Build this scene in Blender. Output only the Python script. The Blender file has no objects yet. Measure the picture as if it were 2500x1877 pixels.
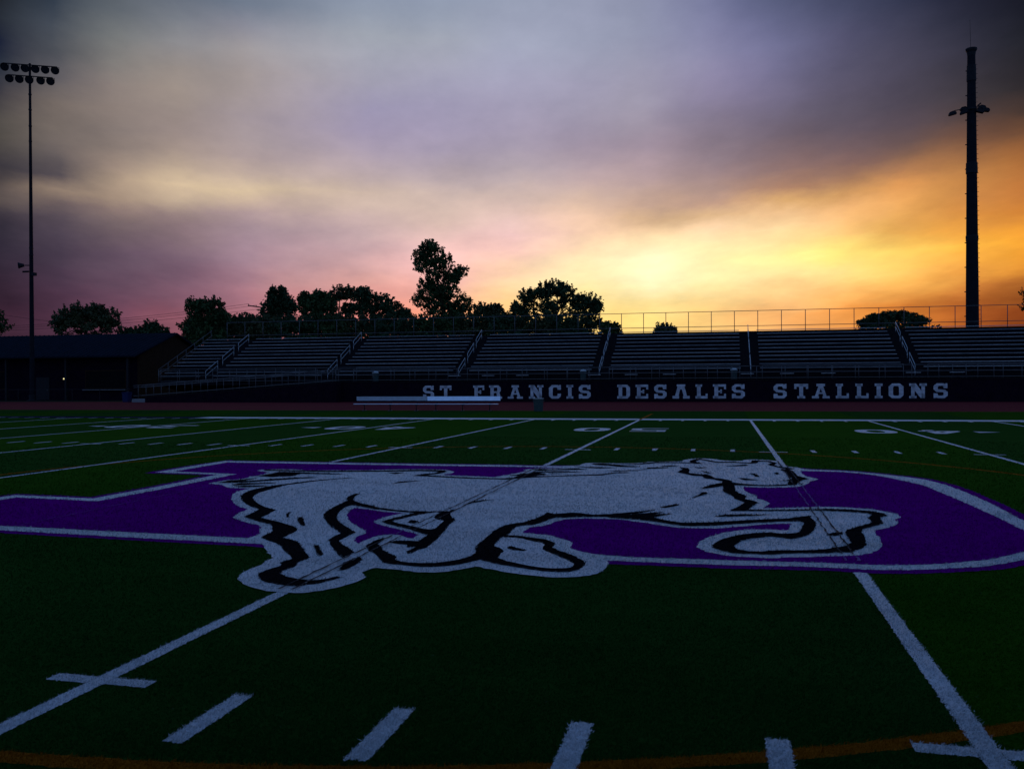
import bpy, bmesh, math, random
import numpy as np
from mathutils import Vector, Matrix
from mathutils.geometry import tessellate_polygon

scene = bpy.context.scene
COL = scene.collection
# ------------------------------------------------------------------ camera
YAW, PITCH, ROLL = -0.2314, -0.0035, -0.0057
CAM = Vector((3.4134, -4.3019, 1.6736))
fw = Vector((math.sin(YAW)*math.cos(PITCH), math.cos(YAW)*math.cos(PITCH), math.sin(PITCH)))
rt0 = Vector((math.cos(YAW), -math.sin(YAW), 0)); up0 = rt0.cross(fw)
rt = rt0*math.cos(ROLL) + up0*math.sin(ROLL); up = rt.cross(fw)
cam = bpy.data.cameras.new('camera')
cam.sensor_width = 36; cam.lens = 36*2172.03/2500; cam.clip_start = 0.1; cam.clip_end = 3000
cam_ob = bpy.data.objects.new('camera', cam); COL.objects.link(cam_ob)
cam_ob.matrix_world = Matrix(((rt.x, up.x, -fw.x, CAM.x), (rt.y, up.y, -fw.y, CAM.y), (rt.z, up.z, -fw.z, CAM.z), (0, 0, 0, 1)))
scene.camera = cam_ob
scene.view_settings.view_transform = 'Standard'; scene.view_settings.look = 'None'
scene.view_settings.exposure = 0; scene.view_settings.gamma = 1
scene.cycles.max_bounces = 5; scene.cycles.diffuse_bounces = 3

def s2l(c):
    return [((v/255)/12.92 if v/255 <= .04045 else (((v/255)+.055)/1.055)**2.4) for v in c]

# ------------------------------------------------------------------ sunset sky
# rows of the table climb from the horizon; columns run from the dim left to the bright right
TAB_AZ = [-43.18, -40.12, -36.88, -33.48, -29.92, -22.41, -17.73, -13.26, -8.52, -4.1, -0.29, 3.4, 6.96, 10.37, 13.6, 16.66]
TAB = [ # tangent of elevation on the middle bearing, sRGB at each bearing
 (0.4286, [(28,32,38),(45,55,68),(78,86,95),(92,102,115),(100,112,128),(122,135,155),(128,140,160),(132,142,162),(128,136,158),(118,125,148),(100,107,130),(80,88,108),(60,67,85),(40,46,62),(30,33,45),(20,22,30)]),
 (0.4056, [(30,36,46),(62,70,80),(100,108,112),(112,118,126),(118,122,136),(134,144,158),(136,146,162),(138,146,166),(133,140,162),(123,130,152),(107,112,135),(88,94,115),(69,74,92),(50,54,68),(37,40,50),(24,26,32)]),
 (0.3826, [(18,25,45),(48,54,66),(105,108,108),(128,130,134),(138,138,142),(145,152,162),(145,152,165),(143,150,170),(138,145,166),(128,134,155),(114,118,140),(95,100,122),(78,80,98),(60,62,75),(44,46,55),(28,30,34)]),
 (0.3596, [(40,48,58),(92,94,94),(115,114,112),(138,132,128),(148,142,142),(146,150,164),(146,150,166),(144,148,170),(140,144,165),(133,136,156),(117,119,139),(98,101,121),(81,82,97),(64,64,75),(49,49,56),(34,34,37)]),
 (0.3366, [(36,38,55),(78,76,84),(124,116,112),(145,136,128),(148,140,138),(148,148,165),(146,147,168),(146,147,170),(142,142,164),(138,138,156),(121,119,139),(102,101,119),(85,83,97),(68,66,76),(55,53,57),(40,38,39)]),
 (0.3135, [(68,66,64),(115,106,98),(130,120,114),(142,132,126),(148,140,142),(144,141,167),(145,143,168),(149,147,170),(145,143,163),(141,139,155),(124,120,138),(105,102,118),(88,85,96),(72,68,76),(60,56,58),(46,42,42)]),
 (0.2905, [(72,70,66),(112,104,98),(125,116,112),(135,125,122),(145,136,142),(147,141,167),(148,143,168),(152,147,169),(148,142,161),(144,138,152),(120,114,128),(102,96,108),(88,82,91),(78,70,77),(76,62,58),(83,61,48)]),
 (0.2675, [(76,72,68),(110,102,98),(128,118,112),(145,132,128),(155,144,146),(155,146,165),(152,145,168),(155,148,168),(150,140,158),(146,134,148),(124,114,124),(106,95,102),(94,82,88),(91,76,76),(105,76,60),(128,85,54)]),
 (0.2445, [(58,56,62),(85,80,84),(150,134,122),(165,150,136),(165,150,148),(171,158,165),(163,153,166),(169,159,169),(162,148,158),(158,141,148),(139,123,128),(126,105,104),(115,92,88),(125,94,76),(148,103,66),(158,103,56)]),
 (0.2307, [(54,50,56),(78,72,78),(168,150,130),(195,175,148),(185,168,152),(180,165,165),(170,158,165),(178,165,170),(170,152,158),(165,145,148),(148,128,130),(140,112,105),(130,98,88),(150,108,78),(170,118,70),(165,108,58)]),
 (0.2145, [(98,88,80),(148,130,112),(165,146,126),(198,180,150),(212,192,158),(202,183,168),(194,177,171),(202,183,175),(192,170,160),(178,154,145),(163,138,130),(179,136,105),(182,136,92),(207,145,84),(196,136,74),(187,120,62)]),
 (0.1984, [(66,60,66),(92,82,86),(140,122,116),(155,138,130),(175,155,150),(205,185,171),(207,186,174),(215,190,178),(208,180,160),(191,162,145),(184,151,130),(226,181,116),(224,170,102),(222,161,89),(204,140,75),(194,122,57)]),
 (0.1846, [(54,49,59),(84,75,84),(123,108,108),(143,124,125),(163,143,147),(198,176,170),(212,188,176),(222,193,179),(220,188,159),(210,176,142),(220,184,135),(248,208,125),(240,188,108),(225,168,90),(215,148,72),(210,136,55)]),
 (0.1708, [(45,41,53),(76,67,80),(109,95,101),(132,112,120),(154,134,144),(190,167,168),(217,188,177),(228,194,178),(233,199,156),(232,198,141),(251,216,140),(255,223,129),(246,198,109),(229,174,88),(230,161,69),(230,155,55)]),
 (0.1570, [(44,39,52),(69,60,74),(101,85,96),(124,104,115),(152,129,142),(192,165,168),(222,186,175),(236,196,172),(248,215,150),(252,228,145),(255,230,140),(255,225,125),(250,205,105),(240,185,80),(245,180,65),(245,170,55)]),
 (0.1432, [(42,36,50),(62,52,68),(92,76,92),(115,95,110),(150,125,140),(200,165,168),(230,188,170),(246,205,160),(255,230,145),(255,240,150),(255,240,135),(255,238,120),(255,235,100),(255,215,90),(250,190,70),(240,165,55)]),
 (0.1248, [(45,35,49),(65,51,68),(92,72,89),(118,92,109),(152,120,134),(212,165,160),(240,190,165),(255,215,145),(255,240,150),(255,248,170),(255,242,145),(255,238,130),(255,225,115),(250,200,90),(235,165,70),(215,140,50)]),
 (0.1064, [(48,34,48),(68,50,68),(92,68,86),(122,90,108),(155,115,128),(215,160,150),(245,185,145),(255,215,125),(255,238,140),(255,242,150),(255,232,130),(255,215,110),(250,198,95),(240,175,80),(205,130,60),(160,95,40)]),
 (0.0879, [(53,34,49),(74,50,68),(98,66,84),(128,86,102),(160,110,122),(225,150,132),(248,175,120),(255,210,105),(255,225,110),(255,225,110),(255,215,105),(250,195,95),(240,175,80),(220,150,65),(185,110,48),(135,70,30)]),
 (0.0695, [(58,34,50),(80,50,68),(105,64,82),(135,82,95),(165,105,115),(230,140,118),(250,165,95),(255,200,90),(255,215,90),(255,220,95),(255,205,90),(245,180,80),(230,150,62),(200,110,45),(160,80,32),(125,55,22)]),
]
TS = [r[0] for r in TAB][::-1]
def col(j, t): return [float(np.interp(t, TS, [r[1][j][k] for r in TAB][::-1])) for k in range(3)]
def tab(az, t):
    """between two bearings follow the cloud edge, which climbs to the right"""
    j = min(max(int(np.searchsorted(TAB_AZ, az))-1, 0), len(TAB_AZ)-2)
    u = min(1, max(0, (az-TAB_AZ[j])/(TAB_AZ[j+1]-TAB_AZ[j])))
    k = 0.0
    if az > -9: k = .0044*float(np.interp(t, [.12, .165, .29, .34], [0, 1, 1, 0]))*min(1, (az+9)/5)
    elif az < -18: k = -.0012*float(np.interp(t, [.15, .19, .40, .43], [0, 1, 1, 0]))
    d = TAB_AZ[j+1]-TAB_AZ[j]
    a_, b_ = col(j, t-k*u*d), col(j+1, t+k*(1-u)*d)
    return [p*(1-u)+q*u for p, q in zip(a_, b_)]
SKY_AZ = [-48.0] + sorted(TAB_AZ + [a_+1.0 for a_ in (-6.5, -4.2, -1.5, .7, 3, 5, 7, 9, 11, 13, 15)])
SKY = []
for e in (25.5, 23.6, 22.3, 21.0, 19.7, 18.4, 17.1, 15.8, 14.6, 13.6, 12.7, 11.8, 11.0, 10.2, 9.4, 8.5, 7.5, 6.4, 5.2, 4.0, 0.0):
    row = []
    for a_ in SKY_AZ:
        c = tab(a_, math.tan(math.radians(e))/math.cos(math.radians(min(50, abs(a_+13.3)))))
        gl = max(0, min(1, (c[0]-215)/40))          # the glow itself is a pale cream
        c = [c[0]*1.02, c[1]*(1-.012*gl), c[2]+gl*34*max(0, min(1, (15-a_)/10))]
        up_ = max(0, min(1, (e-12)/6))
        rs = max(0, min(1, (a_+6)/8))*up_          # violet grey cloud over the right of the sky
        c = [min(255, c[0]*(1+.05*up_+.02*rs)), min(255, c[1]*(1+.05*up_)), min(255, c[2]*(1+.05*up_+.09*rs))]
        row.append([v*(.78 if e == 0 else 1) for v in c])
    SKY.append((e, row))
SUN_EL, SUN_AZ = 3.0, 1.0
w = bpy.data.worlds.new('World'); scene.world = w; w.use_nodes = True
nt = w.node_tree; N = nt.nodes; LK = nt.links; N.clear()
def nn(t, **k):
    n = N.new(t)
    for a, b in k.items(): setattr(n, a, b)
    return n
def mth(op, a, b=None, c=None, clamp=False):
    n = nn('ShaderNodeMath', operation=op); n.use_clamp = clamp
    for i, v in enumerate((a, b, c)):
        if v is None: continue
        if isinstance(v, (int, float)): n.inputs[i].default_value = v
        else: LK.new(v, n.inputs[i])
    return n.outputs[0]
tc = nn('ShaderNodeTexCoord'); sp = nn('ShaderNodeSeparateXYZ'); LK.new(tc.outputs['Generated'], sp.inputs[0])
dx, dy, dz = sp.outputs
az = mth('MULTIPLY', mth('ARCTAN2', dx, dy), 180/math.pi)
el = mth('MULTIPLY', mth('ARCSINE', dz), 180/math.pi)
# clouds lie on a high sheet: sample the noise where the view ray meets that sheet
zz = mth('ADD', mth('MAXIMUM', dz, 0.0), 0.16)
cpx, cpy = mth('DIVIDE', dx, zz), mth('DIVIDE', dy, zz)
WD = math.radians(-19)     # the cloud streets run away from the viewer on this bearing
along = mth('ADD', mth('MULTIPLY', cpx, math.sin(WD)*.95), mth('MULTIPLY', cpy, math.cos(WD)*.95))
across = mth('ADD', mth('MULTIPLY', cpx, math.cos(WD)*1.35), mth('MULTIPLY', cpy, -math.sin(WD)*1.35))
mp = nn('ShaderNodeCombineXYZ'); LK.new(across, mp.inputs[0]); LK.new(along, mp.inputs[1])
def noise(scale, detail, rough, off):
    n = nn('ShaderNodeTexNoise'); n.inputs['Scale'].default_value = scale; n.inputs['Detail'].default_value = detail; n.inputs['Roughness'].default_value = rough
    m = nn('ShaderNodeMapping'); m.inputs['Location'].default_value = off; LK.new(mp.outputs[0], m.inputs[0]); LK.new(m.outputs[0], n.inputs['Vector'])
    return n.outputs['Fac']
n1 = noise(1.6, 9, .6, (0, 0, 0)); n2 = noise(2.0, 9, .62, (7.3, 2.1, 4)); n3 = noise(1.9, 10, .60, (3.1, 9.2, 1))
azw = mth('ADD', az, mth('MULTIPLY', mth('SUBTRACT', n1, .5), 4.2))
elw = mth('ADD', el, mth('MULTIPLY', mth('SUBTRACT', n2, .5), 2.0))
A0, A1 = -58.0, 30.0
azn = mth('DIVIDE', mth('SUBTRACT', azw, A0), A1-A0, clamp=True)
prev = None
for i, (e, cols) in enumerate(reversed(SKY)):
    r = nn('ShaderNodeValToRGB'); cr = r.color_ramp; cr.interpolation = 'B_SPLINE' if False else 'EASE'
    stops = [(0.0, tuple(.55*c for c in cols[0]))] + [((a-A0)/(A1-A0), c) for a, c in zip(SKY_AZ[1:], cols[1:])] + [(1.0, tuple(.5*c for c in cols[-1]))]
    while len(cr.elements) > 1: cr.elements.remove(cr.elements[-1])
    cr.interpolation = 'LINEAR'
    for j, (p, c) in enumerate(stops):
        q = cr.elements[0] if j == 0 else cr.elements.new(p)
        q.position = p; q.color = s2l(c) + [1]
    LK.new(azn, r.inputs[0])
    if prev is None: prev = r.outputs[0]; pe = e; continue
    f = nn('ShaderNodeMapRange'); f.interpolation_type = 'SMOOTHSTEP' if e > 3 else 'LINEAR'
    f.interpolation_type = 'LINEAR'
    f.inputs[1].default_value = pe; f.inputs[2].default_value = e; LK.new(elw, f.inputs[0])
    mx = nn('ShaderNodeMix', data_type='RGBA'); LK.new(f.outputs[0], mx.inputs[0]); LK.new(prev, mx.inputs[6]); LK.new(r.outputs[0], mx.inputs[7])
    prev = mx.outputs[2]; pe = e
# streaks of thinner and thicker cloud
stc = nn('ShaderNodeCombineXYZ'); ns = mth('SUBTRACT', n3, .5)
for i, amp in enumerate((.90, .86, .74)): LK.new(mth('ADD', mth('MULTIPLY', ns, amp), 1.08), stc.inputs[i])
vm = nn('ShaderNodeVectorMath', operation='MULTIPLY'); LK.new(prev, vm.inputs[0]); LK.new(stc.outputs[0], vm.inputs[1])
front = vm.outputs[0]
# the open dusk sky overhead and behind
sky = nn('ShaderNodeTexSky'); sky.sky_type = 'NISHITA'; sky.sun_disc = False
sky.sun_elevation = math.radians(SUN_EL); sky.sun_rotation = math.radians(SUN_AZ)
vs = nn('ShaderNodeVectorMath', operation='SCALE'); LK.new(sky.outputs[0], vs.inputs[0]); vs.inputs[3].default_value = 0.05
va = nn('ShaderNodeVectorMath', operation='ADD'); LK.new(vs.outputs[0], va.inputs[0]); 
rb = nn('ShaderNodeMapRange'); LK.new(el, rb.inputs[0]); rb.inputs[1].default_value = 0; rb.inputs[2].default_value = 45
rm_ = nn('ShaderNodeMix', data_type='RGBA'); LK.new(rb.outputs[0], rm_.inputs[0]); rm_.inputs[6].default_value = (0.085, 0.18, 0.47, 1); rm_.inputs[7].default_value = (0.036, 0.100, 0.28, 1)
LK.new(rm_.outputs[2], va.inputs[1])
fe = nn('ShaderNodeMapRange'); fe.interpolation_type = 'SMOOTHSTEP'; LK.new(el, fe.inputs[0]); fe.inputs[1].default_value = 23.0; fe.inputs[2].default_value = 34.0
fb = nn('ShaderNodeMapRange'); fb.interpolation_type = 'SMOOTHSTEP'; LK.new(mth('ABSOLUTE', mth('ADD', az, 8.0)), fb.inputs[0]); fb.inputs[1].default_value = 40.0; fb.inputs[2].default_value = 75.0
fm = mth('MAXIMUM', fe.outputs[0], fb.outputs[0])
mx = nn('ShaderNodeMix', data_type='RGBA'); LK.new(fm, mx.inputs[0]); LK.new(front, mx.inputs[6]); LK.new(va.outputs[0], mx.inputs[7])
bg = nn('ShaderNodeBackground'); LK.new(mx.outputs[2], bg.inputs[0]); bg.inputs[1].default_value = 1.0
wo = nn('ShaderNodeOutputWorld'); LK.new(bg.outputs[0], wo.inputs[0])
# sun just over the horizon, veiled by cloud
sun = bpy.data.lights.new('sun', 'SUN'); sun.energy = 0.15; sun.angle = math.radians(10); sun.color = (1, .62, .3)
so = bpy.data.objects.new('sun', sun); COL.objects.link(so)
so.rotation_euler = (math.radians(90-SUN_EL), 0, math.radians(180-SUN_AZ))
OUTER = [[-5.922,4.394],[-6.905,5.312],[-6.975,6.753],[-6.927,7.002],[-5.499,6.891],[-5.467,8.367],[-5.53,10.245],[-6.935,10.393],[-6.972,11.538],[-6.95,12.898],[-6.93,12.809],[-5.436,12.847],[-4.117,12.832],[-2.289,12.856],[-0.652,12.914],[-0.138,12.856],[0.369,12.913],[1.018,12.98],[4.087,13.201],[4.86,13.12],[5.07,12.999],[5.452,12.936],[5.764,12.764],[6.075,12.501],[6.446,12.034],[6.69,11.622],[6.843,10.888],[6.898,9.89],[6.906,8.559],[6.847,7.187],[6.784,6.351],[6.694,5.824],[6.47,5.283],[6.112,4.731],[5.71,4.367],[5.326,4.179],[4.994,4.046],[4.668,4.002],[4.207,4.025],[3.363,3.943],[2.665,3.934],[2.384,3.927],[-0.779,4.002],[-1.234,4.061],[-2.492,4.116],[-3.524,4.178],[-4.63,4.254]]
INNER = [[-6.114,4.661],[-6.635,5.152],[-6.722,6.483],[-6.701,6.769],[-5.218,6.635],[-5.18,7.957],[-5.229,10.383],[-6.67,10.616],[-6.698,12.601],[-6.745,12.503],[-5.266,12.518],[-3.975,12.509],[-2.184,12.539],[-0.579,12.602],[-0.101,12.603],[0.434,12.547],[1.078,12.543],[4.066,12.666],[4.827,12.724],[5.043,12.711],[5.424,12.703],[5.729,12.511],[6.021,12.162],[6.247,11.541],[6.477,10.783],[6.533,9.938],[6.607,8.369],[6.631,7.548],[6.628,6.456],[6.597,6.01],[6.543,5.754],[6.413,5.456],[6.23,5.127],[5.789,4.665],[5.376,4.402],[5.034,4.257],[4.7,4.213],[4.225,4.215],[3.362,4.165],[2.647,4.133],[2.283,4.168],[-1.383,4.331],[-1.57,4.332],[-2.689,4.398],[-3.747,4.452],[-4.87,4.51]]
HORSE = [[-4.882,8.894],[-4.88,9.17],[-4.853,9.425],[-4.686,9.572],[-4.681,9.848],[-4.77,10.016],[-4.675,10.158],[-4.755,10.598],[-4.808,10.75],[-5.192,11.029],[-5.102,11.231],[-4.881,11.314],[-4.576,11.324],[-4.298,11.23],[-4.074,11.241],[-3.387,11.39],[-3.091,11.443],[-2.785,11.621],[-2.19,11.776],[-1.727,11.782],[-1.53,11.644],[-1.382,11.406],[-1.378,11.151],[-1.458,10.978],[-1.377,10.836],[-0.88,10.773],[-0.438,10.703],[-0.372,10.908],[-0.341,10.822],[-0.373,10.94],[-0.313,11.038],[-0.23,11.321],[-0.144,11.736],[-0.119,11.878],[-0.217,12.0],[-0.17,12.179],[-0.08,12.296],[0.05,12.363],[0.243,12.411],[0.421,12.457],[0.45,12.58],[0.405,12.797],[0.369,12.913],[0.522,12.971],[0.681,13.076],[0.674,13.312],[0.721,13.596],[0.847,13.667],[1.23,13.617],[1.669,13.693],[1.874,13.892],[2.006,14.116],[2.247,14.16],[2.407,14.206],[2.601,14.277],[2.622,14.585],[2.713,14.835],[2.876,15.022],[3.044,15.091],[3.249,14.965],[3.383,14.713],[3.628,14.564],[3.817,14.634],[3.863,14.872],[4.015,14.995],[4.29,14.905],[4.523,14.716],[4.583,14.393],[4.627,13.872],[4.659,13.459],[4.814,13.357],[4.9,13.071],[4.801,12.66],[4.796,12.268],[4.818,11.725],[4.921,11.549],[4.984,11.332],[4.815,10.971],[4.767,10.727],[4.661,10.368],[4.561,10.185],[4.371,10.063],[4.064,9.985],[3.882,10.005],[3.735,10.01],[3.738,9.611],[3.788,9.272],[3.85,9.064],[3.898,8.824],[3.88,8.616],[3.973,8.487],[4.038,8.166],[3.977,7.876],[3.927,7.676],[4.009,7.692],[4.321,7.805],[4.532,7.907],[4.752,7.96],[4.979,7.955],[5.278,7.842],[5.427,7.624],[5.524,7.423],[5.495,7.165],[5.395,7.023],[5.398,6.787],[5.359,6.627],[5.239,6.383],[5.131,6.255],[5.053,6.169],[5.025,5.96],[5.02,5.636],[4.979,5.326],[4.97,5.18],[4.874,4.912],[4.795,4.764],[4.696,4.666],[4.548,4.595],[4.356,4.535],[4.161,4.445],[4.02,4.416],[3.856,4.333],[3.688,4.333],[3.547,4.354],[3.404,4.401],[3.286,4.508],[3.205,4.653],[3.16,4.812],[3.18,5.05],[3.264,5.345],[3.403,5.634],[3.571,5.838],[3.741,5.956],[3.909,5.99],[4.073,5.953],[4.119,5.983],[4.157,6.204],[4.197,6.449],[3.987,6.392],[3.75,6.233],[3.518,6.076],[3.347,5.948],[3.176,5.914],[2.947,5.905],[2.756,6.022],[2.557,6.191],[2.458,6.232],[2.26,6.363],[2.032,6.406],[1.81,6.38],[1.557,6.271],[1.531,6.162],[1.47,6.009],[1.473,5.899],[1.394,5.721],[1.265,5.591],[1.264,5.361],[1.276,5.217],[1.417,5.197],[1.508,5.153],[1.62,5.12],[1.746,4.962],[1.871,4.832],[1.918,4.713],[1.918,4.547],[1.924,4.467],[1.98,4.399],[2.087,4.285],[2.208,4.197],[2.32,4.157],[2.362,3.94],[2.402,3.811],[2.407,3.631],[2.395,3.47],[2.361,3.341],[2.308,3.256],[2.222,3.194],[2.104,3.14],[2.011,3.126],[1.877,3.151],[1.775,3.174],[1.668,3.212],[1.524,3.259],[1.401,3.343],[1.242,3.422],[1.246,3.411],[1.168,3.298],[1.071,3.168],[0.958,3.098],[0.826,3.086],[0.677,3.117],[0.52,3.164],[0.392,3.185],[0.358,3.146],[0.349,3.065],[0.333,2.978],[0.445,2.812],[0.45,2.726],[0.419,2.565],[0.365,2.392],[0.292,2.273],[0.18,2.173],[0.059,2.16],[-0.076,2.17],[-0.14,2.169],[-0.231,2.215],[-0.373,2.29],[-0.492,2.402],[-0.587,2.495],[-0.645,2.629],[-0.693,2.786],[-0.697,2.96],[-0.69,3.093],[-0.747,3.251],[-0.743,3.412],[-0.891,3.585],[-1.061,3.823],[-1.196,4.022],[-1.531,4.282],[-1.554,4.557],[-1.57,4.651],[-1.661,4.782],[-1.757,5.02],[-1.872,5.159],[-2.0,5.216],[-2.248,5.393],[-2.437,5.562],[-2.499,5.64],[-2.603,5.966],[-2.679,6.319],[-2.926,6.518],[-3.223,6.869],[-3.46,7.22],[-3.693,7.641],[-3.817,7.978],[-3.851,8.254],[-3.835,8.428],[-4.019,8.383],[-4.211,8.427],[-4.377,8.567],[-4.526,8.747],[-4.736,8.846]]
HOLES = [[[-1.328,6.685],[-1.3,6.451],[-1.162,6.057],[-1.026,5.78],[-0.835,5.475],[-0.641,5.217],[-0.485,5.017],[-0.402,4.837],[-0.424,4.644],[-0.348,4.388],[-0.274,4.295],[-0.233,4.256],[-0.249,4.408],[-0.24,4.589],[-0.198,4.759],[-0.12,4.822],[-0.001,4.822],[0.149,4.667],[0.211,4.657],[0.204,4.747],[0.198,4.862],[0.102,4.987],[-0.028,5.084],[-0.128,5.164],[-0.308,5.309],[-0.468,5.438],[-0.579,5.553],[-0.649,5.669],[-0.639,5.916],[-0.591,6.169],[-0.524,6.36],[-0.787,6.419],[-1.111,6.589]]]
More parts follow.
